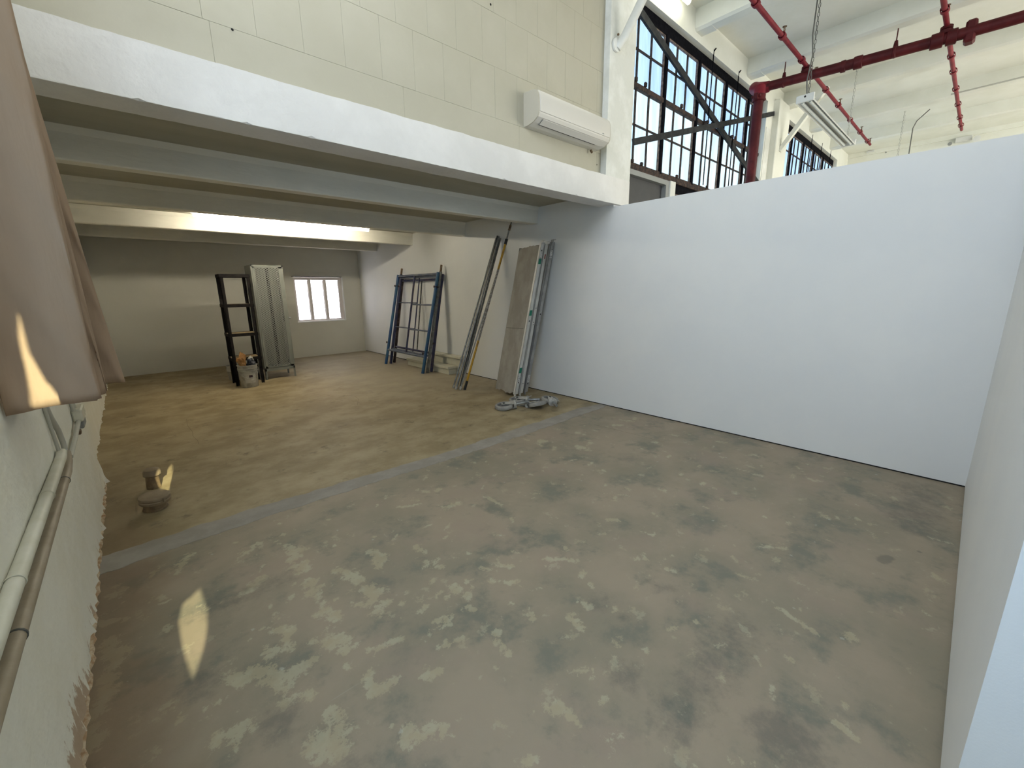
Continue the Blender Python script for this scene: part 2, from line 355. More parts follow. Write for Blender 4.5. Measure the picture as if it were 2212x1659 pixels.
# ---------------- floor ----------------
def build_floor():
    PATCH = [([(0.52,2.76)],0.03),([(0.51,2.58),(0.5,2.28)],0.04),([(0.49,2.19),(0.5,2.02)],0.04),([(0.47,1.94),(0.5,1.84)],0.034),([(0.41,1.73),(0.5,1.59)],0.037),([(0.67,2.14),(0.7,1.97)],0.036),([(0.7,1.87),(0.7,1.72)],0.048),([(0.61,1.84),(0.64,1.78)],0.014),([(0.29,2.68),(0.38,2.77)],0.022),([(0.23,2.32),(0.34,2.38)],0.039),([(0.24,1.98),(0.33,1.88),(0.28,1.79),(0.2,1.83)],0.021),([(0.08,1.78),(0.2,1.71),(0.23,1.62),(0.35,1.66)],0.037),([(0.23,1.56),(0.29,1.47)],0.036),([(0.49,1.43),(0.48,1.33),(0.55,1.32)],0.026),([(0.54,1.53),(0.67,1.49)],0.018),([(0.65,1.26),(0.72,1.23)],0.019),([(0.48,1.11),(0.58,1.03)],0.026),([(0.32,1.36),(0.31,1.27),(0.24,1.21)],0.058),([(-0.01,1.53),(0.09,1.51)],0.035),([(0.86,2.18),(0.84,2.03)],0.033),([(1.07,2.06),(1.07,1.97)],0.022),([(1.02,1.86),(1.1,1.86)],0.026),([(1.03,1.62),(1.04,1.5)],0.029),([(0.98,1.45),(1.02,1.41)],0.02),([(1.25,1.45),(1.3,1.41)],0.019),([(0.83,1.48),(0.91,1.45)],0.019),([(0.77,1.34),(0.88,1.31)],0.018),([(1.18,1.2)],0.031),([(1.32,1.06),(1.32,0.99)],0.028),([(1.0,1.24),(0.96,1.12)],0.021),([(1.27,0.79),(1.24,0.75)],0.023),([(1.14,0.81)],0.015),([(0.92,0.85),(0.96,0.81),(0.95,0.73)],0.021),([(0.73,0.78),(0.77,0.74)],0.014),([(1.57,2.59)],0.029),([(1.22,2.56),(1.35,2.49)],0.017),([(1.47,2.33),(1.57,2.31)],0.03),([(1.76,2.26),(1.77,2.08)],0.014),([(1.55,1.44),(1.67,1.3)],0.018),([(1.71,1.42)],0.025),([(1.31,1.59),(1.37,1.52)],0.014),([(1.26,1.79)],0.016),([(1.51,0.95)],0.022),([(1.42,1.09),(1.44,1.03)],0.018),([(-0.32,2.55),(-0.23,2.5)],0.022),([(-0.27,2.34),(-0.27,2.12),(-0.31,1.97),(-0.32,1.81)],0.037),([(-0.26,2.78)],0.034),([(-0.11,2.83)],0.021),([(-0.02,2.74),(0.05,2.92)],0.021),([(-0.09,2.56)],0.024),([(-0.09,2.29)],0.026),([(-0.12,1.81)],0.017),([(-0.08,1.71)],0.014),([(2.09,0.42),(2.06,0.35),(2.04,0.25)],0.013),([(2.96,0.61)],0.024),([(3.35,0.31)],0.021),([(3.39,-0.02),(3.41,-0.11)],0.012),([(1.7,0.39)],0.015),([(1.38,0.17)],0.012),([(2.9,2.78)],0.056),([(3.34,2.67),(3.38,2.62)],0.039),([(3.22,2.41)],0.037),([(3.05,2.44),(3.07,2.3)],0.036),([(3.83,2.57),(3.92,2.51)],0.046),([(4.07,2.61),(4.12,2.48)],0.027),([(3.69,1.96)],0.027)]
    DARK = [([(2.9,0.14),(2.96,0.12)],0.023,1),([(3.16,0.01)],0.013,1),([(1.5,0.89)],0.043,.5),([(1.81,0.87)],0.094,.5),([(1.51,1.02)],0.091,.5),([(1.24,0.72)],0.092,.6),([(1.43,0.21)],0.12,.7),([(0.17,1.46)],0.09,.6),([(-0.02,1.83)],0.092,.6),([(1.2,.5),(1.8,.5)],.14,.5),([(0.3,1.1)],.12,.5),([(3.5,0.05),(4.2,.1)],.18,.55),([(4.1,3.1),(4.35,3.3)],.10,.6),([(.05,2.3),(.4,2.3)],.10,.5)]
    # grid lines: fine where the camera sees the floor close by
    def lines(segs):
        out = []
        for a, b, st in segs:
            n = max(1, int(round((b-a)/st))); out += [a + (b-a)*i/n for i in range(n)]
        out.append(segs[-1][1]); return np.array(out)
    xs = lines([(-0.7,-.36,.17),(-.36,2.2,.014),(2.2,4.5,.02),(4.5,15.7,1.0)])
    ys = lines([(-6.2,-.2,.6),(-.2,3.1,.014),(3.1,5.5,.05),(5.5,10.8,.1)])
    X, Y = np.meshgrid(xs, ys, indexing='ij')
    def field(lst, X, Y, ext=2.2):
        F = np.zeros_like(X)
        for it in lst:
            pl, r = it[0], it[1]; w = it[2] if len(it) > 2 else 1
            pts = pl if len(pl) > 1 else [pl[0], (pl[0][0]+1e-3, pl[0][1])]
            for (ax,ay),(bx,by) in zip(pts[:-1], pts[1:]):
                dx, dy = bx-ax, by-ay; L = dx*dx+dy*dy
                t = np.clip(((X-ax)*dx+(Y-ay)*dy)/L, 0, 1)
                d = np.hypot(X-ax-t*dx, Y-ay-t*dy)
                F = np.maximum(F, w*np.exp(-(d/(r*1.35))**2))
        return F
    rp = random.Random(77); frag = []
    for pl, r in PATCH:
        pts = pl if len(pl) > 1 else [pl[0], (pl[0][0]+1e-3, pl[0][1])]
        for (ax,ay),(bx,by) in zip(pts[:-1], pts[1:]):
            L_ = math.hypot(bx-ax, by-ay); n_ = max(3, int(L_/r*2.4)+1)
            for q in range(n_):
                t_ = q/(n_-1)
                frag.append(([(ax+(bx-ax)*t_+rp.gauss(0,.38)*r, ay+(by-ay)*t_+rp.gauss(0,.38)*r)], r*rp.uniform(.35,.85)))
        for q in range(2):
            frag.append(([(pl[0][0]+rp.gauss(0,2.2)*r, pl[0][1]+rp.gauss(0,2.2)*r)], r*rp.uniform(.15,.4), .9))
    for q in range(330):
        x_ = rp.uniform(-.2, 4.3); y_ = rp.uniform(-.1, 2.95)
        if x_ > 2.6 and rp.random() < .45: continue
        a_ = rp.uniform(0, 3.14); l_ = rp.uniform(.0, .07)
        frag.append(([(x_, y_), (x_+l_*math.cos(a_), y_+l_*math.sin(a_))], rp.uniform(.004,.015)*(1+.3*x_/2), rp.uniform(.55,.95)))
    def fast_field(lst):
        F = np.zeros_like(X)
        for it in lst:
            pl, r = it[0], it[1]; ex = 3.2*r+.01
            px = [p_[0] for p_ in pl]; py = [p_[1] for p_ in pl]
            i0, i1 = np.searchsorted(xs, [min(px)-ex, max(px)+ex]); j0, j1 = np.searchsorted(ys, [min(py)-ex, max(py)+ex])
            if i1 <= i0 or j1 <= j0: continue
            sl = (slice(i0,i1), slice(j0,j1)); F[sl] = np.maximum(F[sl], field([it], X[sl], Y[sl]))
        return F
    A = fast_field(frag); D = field(DARK, X, Y)
    nx, ny = X.shape
    v = np.stack([X, Y, np.zeros_like(X)], -1).reshape(-1, 3)
    i = np.arange(nx-1)[:,None]; j = np.arange(ny-1)[None,:]
    a = (i*ny+j).ravel(); f = np.stack([a, a+ny, a+ny+1, a+1], 1)
    me = bpy.data.meshes.new('floor')
    me.vertices.add(len(v)); me.vertices.foreach_set('co', v.ravel().astype(np.float32))
    me.loops.add(f.size); me.loops.foreach_set('vertex_index', f.ravel().astype(np.int32))
    me.polygons.add(len(f)); me.polygons.foreach_set('loop_start', (np.arange(len(f))*4).astype(np.int32))
    me.update(calc_edges=True)
    for nm, F in (('worn', A), ('stain', D)):
        at = me.attributes.new(nm, 'FLOAT', 'POINT'); at.data.foreach_set('value', F.ravel().astype(np.float32))
    m = bpy.data.materials.new('worn_concrete_floor'); m.use_nodes = True; nt = m.node_tree; N = nt.nodes; Lk = nt.links
    b = N['Principled BSDF']
    tc = N.new('ShaderNodeTexCoord'); P = tc.outputs['Object']
    def noise(scale, detail=6, rough=.6, vec=None):
        n = N.new('ShaderNodeTexNoise'); n.inputs['Scale'].default_value = scale
        n.inputs['Detail'].default_value = detail; n.inputs['Roughness'].default_value = rough
        Lk.new(vec or P, n.inputs['Vector']); return n.outputs[0]
    def math_(op, a, b_=None, c=None, clamp=False):
        n = N.new('ShaderNodeMath'); n.operation = op; n.use_clamp = clamp
        for k, q in enumerate((a, b_, c)):
            if q is None: continue
            if isinstance(q, (int, float)): n.inputs[k].default_value = q
            else: Lk.new(q, n.inputs[k])
        return n.outputs[0]
    def smooth(v, lo, hi):
        n = N.new('ShaderNodeMapRange'); n.interpolation_type = 'SMOOTHSTEP'
        n.inputs['From Min'].default_value = lo; n.inputs['From Max'].default_value = hi
        Lk.new(v, n.inputs['Value']); return n.outputs[0]
    def mix(f, c1, c2):
        n = N.new('ShaderNodeMix'); n.data_type = 'RGBA'
        if isinstance(f, (int, float)): n.inputs[0].default_value = f
        else: Lk.new(f, n.inputs[0])
        for k, c in ((6, c1), (7, c2)):
            if isinstance(c, tuple): n.inputs[k].default_value = (*c, 1)
            else: Lk.new(c, n.inputs[k])
        return n.outputs[2]
    def attr(nm):
        n = N.new('ShaderNodeAttribute'); n.attribute_name = nm; return n.outputs['Fac']
    sep = N.new('ShaderNodeSeparateXYZ'); Lk.new(P, sep.inputs[0])
    # front slab: grey with greenish and pinkish areas
    g = mix(smooth(noise(1.6), .38, .62), (0.330, 0.268, 0.195), (0.262, 0.225, 0.163))
    g = mix(smooth(noise(3.3, 6, .65), .50, .66), g, (0.192, 0.182, 0.140))
    g = mix(math_('MULTIPLY', smooth(noise(2.3, 4), .52, .68), .5), g, (0.310, 0.240, 0.185))
    fine = noise(55, 5, .7)
    # small random worn spots
    spots = smooth(math_('ADD', noise(7.5, 6, .72), math_('MULTIPLY', fine, .26)), .725, .785)
    att = math_('ADD', attr('worn'), math_('ADD', math_('MULTIPLY', math_('SUBTRACT', noise(38, 6, .82), .5), 3.2), math_('MULTIPLY', math_('SUBTRACT', noise(11, 4, .5), .5), 1.3)))
    worn = math_('MULTIPLY', smooth(att, .45, .66), smooth(attr('worn'), .12, .3))
    wc = mix(smooth(noise(9, 5), .4, .6), (0.43, 0.365, 0.235), (0.46, 0.42, 0.29))
    g = mix(math_('MULTIPLY', spots, .38), g, wc)
    g = mix(math_('MULTIPLY', worn, .62), g, wc)
    # pale flecks
    vo = N.new('ShaderNodeTexVoronoi'); vo.inputs['Scale'].default_value = 5.5; Lk.new(P, vo.inputs['Vector'])
    fl = smooth(math_('ADD', vo.outputs['Distance'], math_('MULTIPLY', math_('SUBTRACT', fine, .5), .22)), .052, .03)
    g = mix(math_('MULTIPLY', fl, .5), g, (0.45, 0.44, 0.37))
    # scratches
    mp = N.new('ShaderNodeMapping'); mp.inputs['Rotation'].default_value = (0,0,.6); mp.inputs['Scale'].default_value = (1.2, 45, 1); Lk.new(P, mp.inputs[0])
    sc = smooth(noise(1.0, 3, .5, mp.outputs[0]), .73, .76)
    g = mix(math_('MULTIPLY', sc, .25), g, (0.40, 0.38, 0.31))
    # rear slab: browner, smoother
    mp2 = N.new('ShaderNodeMapping'); mp2.inputs['Scale'].default_value = (1, 1.25, 1); Lk.new(P, mp2.inputs[0])
    r_ = mix(smooth(noise(2.0, 6, .68, mp2.outputs[0]), .36, .64), (0.270, 0.208, 0.112), (0.390, 0.315, 0.190))
    r_ = mix(smooth(noise(4.5, 6, .7), .56, .70), r_, (0.190, 0.150, 0.086))
    r_ = mix(math_('MULTIPLY', smooth(noise(12, 8, .7), .60, .68), .4), r_, (0.37, 0.32, 0.20))
    # greyer towards the far right of the rear slab
    fw = math_('MULTIPLY', smooth(math_('ADD', sep.outputs['X'], math_('MULTIPLY', noise(.9), .9)), 2.3, 3.5), smooth(sep.outputs['Y'], 4.2, 6.5))
    r_ = mix(math_('MULTIPLY', fw, .6), r_, (0.34, 0.31, 0.25))
    rearf = smooth(sep.outputs['Y'], 3.10, 3.16)
    col = mix(rearf, g, r_)
    # reddish dirt along the left wall
    rd = math_('MULTIPLY', smooth(math_('ADD', sep.outputs['X'], math_('MULTIPLY', noise(3), .35)), .20, -.10), smooth(sep.outputs['Y'], 5.6, 3.0))
    col = mix(math_('MULTIPLY', rd, .6), col, (0.155, 0.095, 0.045))
    dark = smooth(math_('ADD', attr('stain'), math_('MULTIPLY', math_('SUBTRACT', noise(14, 7, .7), .5), 1.0)), .3, .7)
    col = mix(math_('MULTIPLY', dark, .5), col, (0.10, 0.098, 0.085))
    # thin saw cut / crack lines
    Lk.new(col, b.inputs['Base Color'])
    rg = math_('ADD', .50, math_('MULTIPLY', noise(5), .25)); Lk.new(rg, b.inputs['Roughness'])
    b.inputs['Specular IOR Level'].default_value = .45
    bp = N.new('ShaderNodeBump'); bp.inputs['Strength'].default_value = .12; bp.inputs['Distance'].default_value = .006
    Lk.new(math_('ADD', fine, math_('MULTIPLY', worn, -.6)), bp.inputs['Height']); Lk.new(bp.outputs[0], b.inputs['Normal'])
    me.materials.append(m)
    o = bpy.data.objects.new('floor', me); COL.objects.link(o); o['kind'] = 'structure'
    return o
floor = build_floor()
# cement strip where a wall once stood (slightly proud, uneven edges)
mb = MB(); rnd = random.Random(3); n = 160; e1 = e2 = 0
for i in range(n+1):
    x = -0.36 + (XP+.36)*i/n
    e1 = e1*.75 + rnd.uniform(-.009,.009); e2 = e2*.75 + rnd.uniform(-.009,.009)
    yn = 3.035 + .02*math.sin(x*1.9) + e1 + (.0 if x < 4.1 else (x-4.1)*.05); yf = 3.235 + .025*math.sin(x*1.7+1) + e2
    if x > 4.2: yf -= (x-4.2)*.2
    mb.v += [(x,yn,-.01),(x,yn+.006,.003),(x,yf-.006,.003),(x,yf,-.01)]
for i in range(n):
    for j in range(3): mb.f.append((i*4+j,i*4+j+1,i*4+4+j+1,i*4+4+j))
struct('trim_1', mb, M['strip'])
# cracks: narrow recess lines filled with dark grit
def crack(pts, w=.004):
    m_ = MB()
    m_.tube([(x,y,-.0005) for x,y in pts], w, 5)
    return m_
M['grit'] = mat('dark_grit', (0.09, 0.075, 0.05), 0.9)
struct('trim_2', crack([(0.35,6.35),(0.33,6.0),(0.345,5.7),(0.33,5.5),(0.35,5.28),(0.345,5.15)], .0012), M['grit'])
struct('trim_3', crack([(2.133,6.188),(2.25,6.1),(2.306,6.014),(2.28,5.8),(2.13,5.472)], .0015), M['grit'])
struct('trim_4', crack([(3.72,2.72),(3.74,2.5),(3.76,2.2),(3.77,1.9)], .0012), M['grit'])

# ---------------- walls ----------------
# partition / right wall of the room: low partition in front, full height behind the beam
struct('wall_right', MB().box((XP,-.265,.012),(4.60,YB+.04,2.448)), M['drywall'])
struct('wall_right', MB().box((XP,YB+.04,.012),(4.60,YF+.15,ZS+.02)), M['drywall'])
struct('baseboard_right', MB().box((XP+.006,-.2,-.01),(4.59,YF,.012)), M['hole'])      # dark gap under the plasterboard
struct('wall_front', MB().box((1.355,-.265,.010),(XP,-.145,2.448)), M['drywall'])
struct('wall_front', MB().box((1.355,-6.0,.010),(1.475,-.265,2.448)), M['drywall'])
struct('baseboard_front', MB().box((1.36,-.25,-.01),(XP,-.151,.010)), M['hole'])
# far wall with window opening
wx0, wx1, wz0, wz1 = 2.93, 4.03, .83, 1.85
mb = MB()
mb.box((-.75,YF,0),(wx0,YF+.2,ZS+.02)).box((wx1,YF,0),(4.7,YF+.2,ZS+.02)).box((wx0,YF,0),(wx1,YF+.2,wz0)).box((wx0,YF,wz1),(wx1,YF+.2,ZS+.02))
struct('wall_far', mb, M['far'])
# left wall: near part with window opening behind the curtain, rear part set back
def rough_wall(x, y0, y1, z0, z1, step, amp, seed, thick, flare=0.0, hole=None):
    # gently uneven face at x, facing +x
    rnd = np.random.RandomState(seed); ny = int((y1-y0)/step)+1; nz = int((z1-z0)/step)+1
    h = rnd.randn(ny, nz)
    for _ in range(3):
        h[1:-1,1:-1] = (h[1:-1,1:-1]*2 + h[:-2,1:-1] + h[2:,1:-1] + h[1:-1,:-2] + h[1:-1,2:])/6
    mb = MB()
    for i in range(ny):
        for j in range(nz):
            y = y0+(y1-y0)*i/(ny-1); z = z0+(z1-z0)*j/(nz-1)
            fx = flare*max(0, 1-z/.22)**1.5*(.6+.6*abs(h[i,0]))
            mb.v.append((x+h[i,j]*amp+fx, y, z))
    for i in range(ny-1):
        for j in range(nz-1):
            a = i*nz+j
            if hole:
                yc = y0+(y1-y0)*(i+.5)/(ny-1); zc_ = z0+(z1-z0)*(j+.5)/(nz-1)
                if yc < hole[0] and hole[1] < zc_ < hole[2]: continue
            mb.f.append((a,a+nz,a+nz+1,a+1))
    if hole:
        mb.box((x-thick,hole[0],z0),(x-.03,y1,z1)).box((x-thick,y0,z0),(x-.03,hole[0],hole[1])).box((x-thick,y0,hole[2]),(x-.03,hole[0],z1))
        mb.box((x-.035,hole[0]-.03,hole[1]),(x-.004,hole[0],hole[2])).box((x-.035,y0,hole[1]-.03),(x-.004,hole[0],hole[1]))
    else: mb.box((x-thick,y0,z0),(x-.03,y1,z1))
    # edge strips closing the sheet to the wall body
    mb.box((x-.035,y0,z1-.002),(x-.002,y1,z1)); mb.box((x-.035,y0,z0),(x-.002,y0+.002,z1)); mb.box((x-.035,y1-.002,z0),(x-.002,y1,z1))
    return mb
wl = rough_wall(-.35, .80, 4.60, 0, 5.05, .035, .0035, 5, .15, .012, (1.82, 1.00, 2.72))
wl.v = [(v[0], v[1], v[2]) for v in wl.v]
struct('wall_left', wl, M['leftwall'], smooth=True)
struct('wall_left', MB().box((-.5,-6.2,0),(-.35,.80,1.00)).box((-.5,-6.2,2.72),(-.35,.80,5.05)).box((-.5,-6.2,1.00),(-.35,-2.4,2.72)), M['leftwall'])
struct('wall_left', rough_wall(-.43, 4.55, YF+.02, 0, ZS+.02, .06, .004, 9, .2, .01), M['leftwall'], smooth=True)
M['rust'] = mat('rust_stain', (0.40, 0.26, 0.15), 0.9, color2=(0.60, 0.50, 0.36), vscale=25)
# dirt line between left wall and floor
mb = MB(); rnd = random.Random(8); pts = []
for i in range(90):
    y = 1.5 + 3.05*i/89; pts.append((-.345+rnd.uniform(0,.012), y, -.004))
mb.tube(pts, [.010+.008*rnd.random() for _ in pts], 6)
struct('baseboard_left', mb, M['rust'])

# ---------------- low roof over the rear bay ----------------
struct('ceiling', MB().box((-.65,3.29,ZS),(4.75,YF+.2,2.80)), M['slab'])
beam = ragged_beam(-.5, 4.735, YB, 3.30, 2.471, 2.752, .004, .03, 2)
struct('trim_13', beam, M['beam_white'])
for k, y in enumerate((4.35, 6.07, 7.84, 9.46)):
    mb = MB()
    jz = 2.402
    # joist with a small haunch against the slab
    mb.prism([(y,jz+.01),(y+.006,jz),(y+.125,jz),(y+.131,jz+.01),(y+.14,2.575),(y+.165,2.63),(y-.032,2.63),(y-.006,2.575)], 'x', -.5, XP+.01)
    struct('trim_%d' % (14+k), mb, M['joist'])
# hook and hole in the slab between the front joists
h = obj('ceiling_hook', MB().tube([(0.28,4.75,2.62),(0.28,4.75,2.57),(0.29,4.75,2.55),(0.31,4.75,2.555)], .008, 8), M['rusty_dark'], smooth=True)
tag(h, 'small rusty hook under the grey low ceiling near the left wall', 'hook')

# ---------------- upper wall, pilasters, hall ----------------
mb = MB().box((-.5,3.145,2.70),(4.27,3.36,ZC+.02))
struct('wall_upper', mb, M['cream'])
# faint block courses: shallow proud blocks
rnd = random.Random(12)
def block_row(z0, z1, width, off, rough=.0012):
    x = -.49 - off
    while x < 4.25:
        xa = max(x, -.49); xb = min(x+width, 4.262)
        if xb-xa > .03:
            obj('block', MB().cbox((xa+.0004, 3.1375-rnd.random()*rough, z0+.0004), (xb-.0004, 3.150, z1-.0004), .0012), M['cream'], bpy.data.objects['wall_upper'])
        x += width
block_row(2.745, 2.985, 1.19, .1)
zc = 2.985; q_ = 0
while zc < ZC:
    block_row(zc, min(zc+.40, ZC), .265, .13*(q_ % 2)); zc += .40; q_ += 1

# pilaster at the right end of the beam, ragged arris
rnd = random.Random(21); mb = MB(); nz = 70; w1 = 0
for i in range(nz+1):
    z = 2.752 + (ZC-2.752)*i/nz; w1 = w1*.7 + rnd.uniform(-.006,.006)
    mb.v += [(4.25, YB+.001, z), (4.735+w1, YB+.001, z), (4.745+w1, YB+.02, z), (4.735, 3.36, z), (4.25, 3.36, z)]
for i in range(nz):
    for j in range(5): mb.f.append((i*5+j, i*5+(j+1)%5, i*5+5+(j+1)%5, i*5+5+j))
mb.f += [(0,1,2,3,4), tuple(nz*5+j for j in range(5))[::-1]]
struct('trim_18', mb, M['rough_white'])
struct('trim_19', MB().cbox((4.605,YB+.004,0),(4.735,3.36,2.462), .004), M['beam_white'])
# hall: walls around and above the big windows
GY = 3.17
struct('wall_window_side', MB().box((4.74,YB,0),(15.5,3.36,1.55)), M['rough_white'])
struct('wall_window_side', MB().box((4.74,YB,4.70),(15.5,3.36,ZC+.02)), M['ceiling'])
struct('wall_window_side', MB().box((8.98,YB,1.55),(10.25,3.36,4.70)).box((14.35,YB,1.55),(15.5,3.36,4.70)), M['ceiling'])
struct('wall_window_side', MB().box((10.25,YB,1.55),(14.35,3.36,2.55)), M['rough_white'])
struct('wall_hall_end', MB().box((15.5,-6.2,0),(15.7,3.4,ZC+.02)), M['ceiling'])
struct('wall_hall_back', MB().box((-.6,-6.2,0),(15.7,-6.0,ZC+.02)), M['ceiling'])
struct('ceiling', MB().box((-.65,-6.3,ZC),(15.8,3.4,ZC+.15)), M['ceiling'])
k = 20
for x in (.61, 2.44, 4.27, 6.10, 7.93, 9.76, 11.59, 13.42):
    mb = MB().prism([(x,ZC+.01),(x,4.815),(x+.035,4.79),(x+.185,4.79),(x+.20,4.80),(x+.20,ZC+.01)], 'y', -6.0, 2.86)
    # sloping dark haunch end at the wall
    mb.prism([(x,ZC+.01),(x,4.812),(x+.035,4.785),(x+.20,4.785),(x+.20,ZC+.01)], 'y', 2.86, YB+.005)
    struct('trim_%d' % k, mb, M['ceiling']); k += 1
# column between the window bays
struct('trim_28', MB().cbox((9.30,2.955,0),(9.83,YB+.01,4.80), .01), M['ceiling'])
struct('trim_29', MB().cbox((9.02,3.05,1.55),(9.24,3.075,4.30), .004), M['rough_white'])
# soft rounded sill line along hall end wall
struct('trim_30', MB().box((15.44,-6,4.93),(15.5,YB,ZC)), M['ceiling'])
# knee braces (painted timber/steel) column to joist
kb = obj('knee_brace', MB().bar((9.55,2.96,3.98),(9.55,2.33,4.86), .07, .085, (1,0,0)), M['ceiling'])
tag(kb, 'white diagonal knee brace between hall column and ceiling beam', 'brace')
t = thing('knee_brace', 'white rounded diagonal brace bolted to pilaster beside big steel window', 'brace', (4.40,3.0,4.1))
obj('strut', MB().tube([(4.36,3.045,4.02),(4.40,2.98,4.13),(4.44,2.80,4.42),(4.47,2.50,4.86)], [.038,.045,.045,.045], 14), M['rough_white'], t, True)
obj('foot_plate', MB().lathe([(0,0),(.065,0),(.065,.02),(.05,.028),(0,.028)], (4.345,3.058,4.05), (0,-1,0), 20), M['rough_white'], t, True)
obj('bolt', MB().lathe([(0,0),(.012,0),(.012,.014),(0,.014)], (4.335,3.03,4.135), (0,-1,0), 6), M['rust_tip'], t)

# ---------------- big steel windows ----------------
def steel_window(idx, x0, x1, mull, z_rows, ztop, dark_top=True, low_extra=None):
    root = obj('window_%d' % idx, MB().box((x0,GY-.03,ztop-.13),(x1,GY+.05,ztop)), M['black_steel']); root['kind'] = 'structure'
    # z_rows: list of (z_low, z_high, is_rail_below)
    edges = [x0] + mull + [x1]
    for x in mull:
        obj('mullion', MB().cbox((x-.027,GY-.055,z_rows[-1][0]-.03),(x+.027,GY+.03,ztop-.12), .006), M['black_steel'], root)
    for a, b in zip(edges[:-1], edges[1:]):
        a2 = a+.027; b2 = b-.027
        if b2-a2 < .1: continue
        nc = 3 if b2-a2 > .6 else 2
        if idx == 1 and a == x0: nc = 3
        for (z0, z1, top) in z_rows:
            for c in range(nc):
                p0 = a2+(b2-a2)*c/nc; p1 = a2+(b2-a2)*(c+1)/nc
                obj('pane', MB().box((p0+.004,GY-.002,z0+.004),(p1-.004,GY+.004,z1-.004)), M['pane_top'] if top else M['pane_low'], root)
                if c: obj('muntin', MB().bar((p0,GY-.012,z0),(p0,GY-.012,z1), .016, .024, (0,1,0)), M['rusty_dark'], root)
            obj('muntin', MB().bar((a2,GY-.012,z0),(b2,GY-.012,z0), .016, .024, (0,1,0)), M['rusty_dark'], root)
        obj('sash_frame', MB().box((a2-.004,GY-.03,z_rows[-1][0]),(a2+.010,GY,z_rows[0][1])).box((b2-.010,GY-.03,z_rows[-1][0]),(b2+.004,GY,z_rows[0][1])).box((a2,GY-.03,z_rows[0][1]-.018),(b2,GY,z_rows[0][1])), M['sash'], root)
    return root
rows = [(4.235,4.575,True),(3.875,4.235,True),(3.44,3.82,False),(3.01,3.44,False)]
w1 = steel_window(1, 4.60, 8.98, [5.55,6.46,7.39,8.31], rows, 4.70)
for z, hh in ((3.847,.055),(2.965,.085)):
    obj('rail', MB().cbox((4.60,GY-.05,z-hh/2),(8.98,GY+.01,z+hh/2), .005), M['rusty_dark'], w1)
for x in (4.85,5.06,5.98,6.95,7.85):
    obj('latch', MB().cbox((x-.02,GY-.075,3.865),(x+.02,GY-.045,3.915), .006), M['rusty_dark'], w1)
    obj('latch', MB().cbox((x-.02,GY-.075,2.995),(x+.02,GY-.045,3.035), .006), M['rusty_dark'], w1)
# operating rods
for x in (6.70, 7.62):
    obj('operating_rod', MB().tube([(x,GY-.11,4.76),(x,GY-.11,3.0)], .008, 8).tube([(x,GY-.11,4.74),(x+.02,GY-.13,4.78)], .008, 8), M['black_steel'], w1)
    obj('rod_bracket', MB().cbox((x-.018,GY-.12,3.83),(x+.018,GY-.05,3.87), .004), M['rusty_dark'], w1)
# window below the sill line
w2 = steel_window(2, 5.94, 8.98, [6.86,7.80], [(2.2,2.80,False),(1.6,2.2,False)], 2.93)
w3 = steel_window(3, 10.25, 14.35, [10.78,11.62,12.46,13.30], [(4.235,4.575,True),(3.66,4.235,True),(3.44,3.60,False),(2.6,3.44,False)], 4.70)
obj('rail', MB().cbox((10.25,GY-.05,3.605),(14.35,GY+.01,3.655), .005), M['rusty_dark'], w3)
for x in (11.9,12.75,13.6):
    obj('operating_rod', MB().tube([(x,GY-.11,4.78),(x,GY-.11,3.0)], .008, 8), M['black_steel'], w3)
# diagonal bracing bars across the window
b1 = obj('brace_bar', MB().bar((4.84,3.085,4.545),(8.98,3.085,3.36), .03, .085, (0,0,1)), M['brace'])
tag(b1, 'dark grey flat steel bar falling diagonally across the big window', 'brace')
b2 = obj('brace_bar', MB().bar((4.76,3.052,3.19),(9.30,3.052,4.575), .03, .072, (0,0,1)), M['brace'])
tag(b2, 'dark grey flat steel bar rising to the right across the big window', 'brace')
# grey panel in a frame under the window, white post beside it
p = obj('door_1', MB().cbox((4.74,GY+.005,1.55),(5.70,GY+.03,2.87), .004), M['panel_grey']); p['kind'] = 'structure'
obj('frame', MB().box((4.74,GY-.06,2.865),(5.78,GY+.04,2.925)).box((5.70,GY-.06,1.55),(5.78,GY+.04,2.865)), M['frame_grey'], p)
struct('trim_31', MB().cbox((5.79,GY-.08,1.55),(5.93,GY+.05,2.93), .006), M['rough_white'])

# unseen steel frames added at the fill lights; last one in the left opening
def frame_grid(name, axis, c, a0, a1, z0, z1, na, nz_):
    mb = MB()
    for i in range(na+1):
        a = a0+(a1-a0)*i/na; w_ = .03 if i in (0, na) else .014
        lo, hi = ((c-.012, a-w_, z0-.03), (c+.012, a+w_, z1+.03)) if axis == 'x' else ((a-w_, c-.012, z0-.03), (a+w_, c+.012, z1+.03))
        mb.box(lo, hi)
    for j in range(nz_+1):
        z = z0+(z1-z0)*j/nz_; w_ = .03 if j in (0, nz_) else .012
        lo, hi = ((c-.010, a0, z-w_), (c+.010, a1, z+w_)) if axis == 'x' else ((a0, c-.010, z-w_), (a1, c+.010, z+w_))
        mb.box(lo, hi)
    struct(name, mb, M['black_steel'])
frame_grid('window_5', 'x', -.315, -.7, 2.9, 3.2, 4.8, 5, 3)
frame_grid('window_6', 'y', -5.87, -.1, 4.5, 2.8, 4.7, 5, 3)
frame_grid('window_7', 'y', -5.87, 6.0, 15.0, 1.0, 4.2, 9, 4)
frame_grid('window_8', 'x', -.485, -2.3, 1.80, 1.00, 2.70, 1, 1)

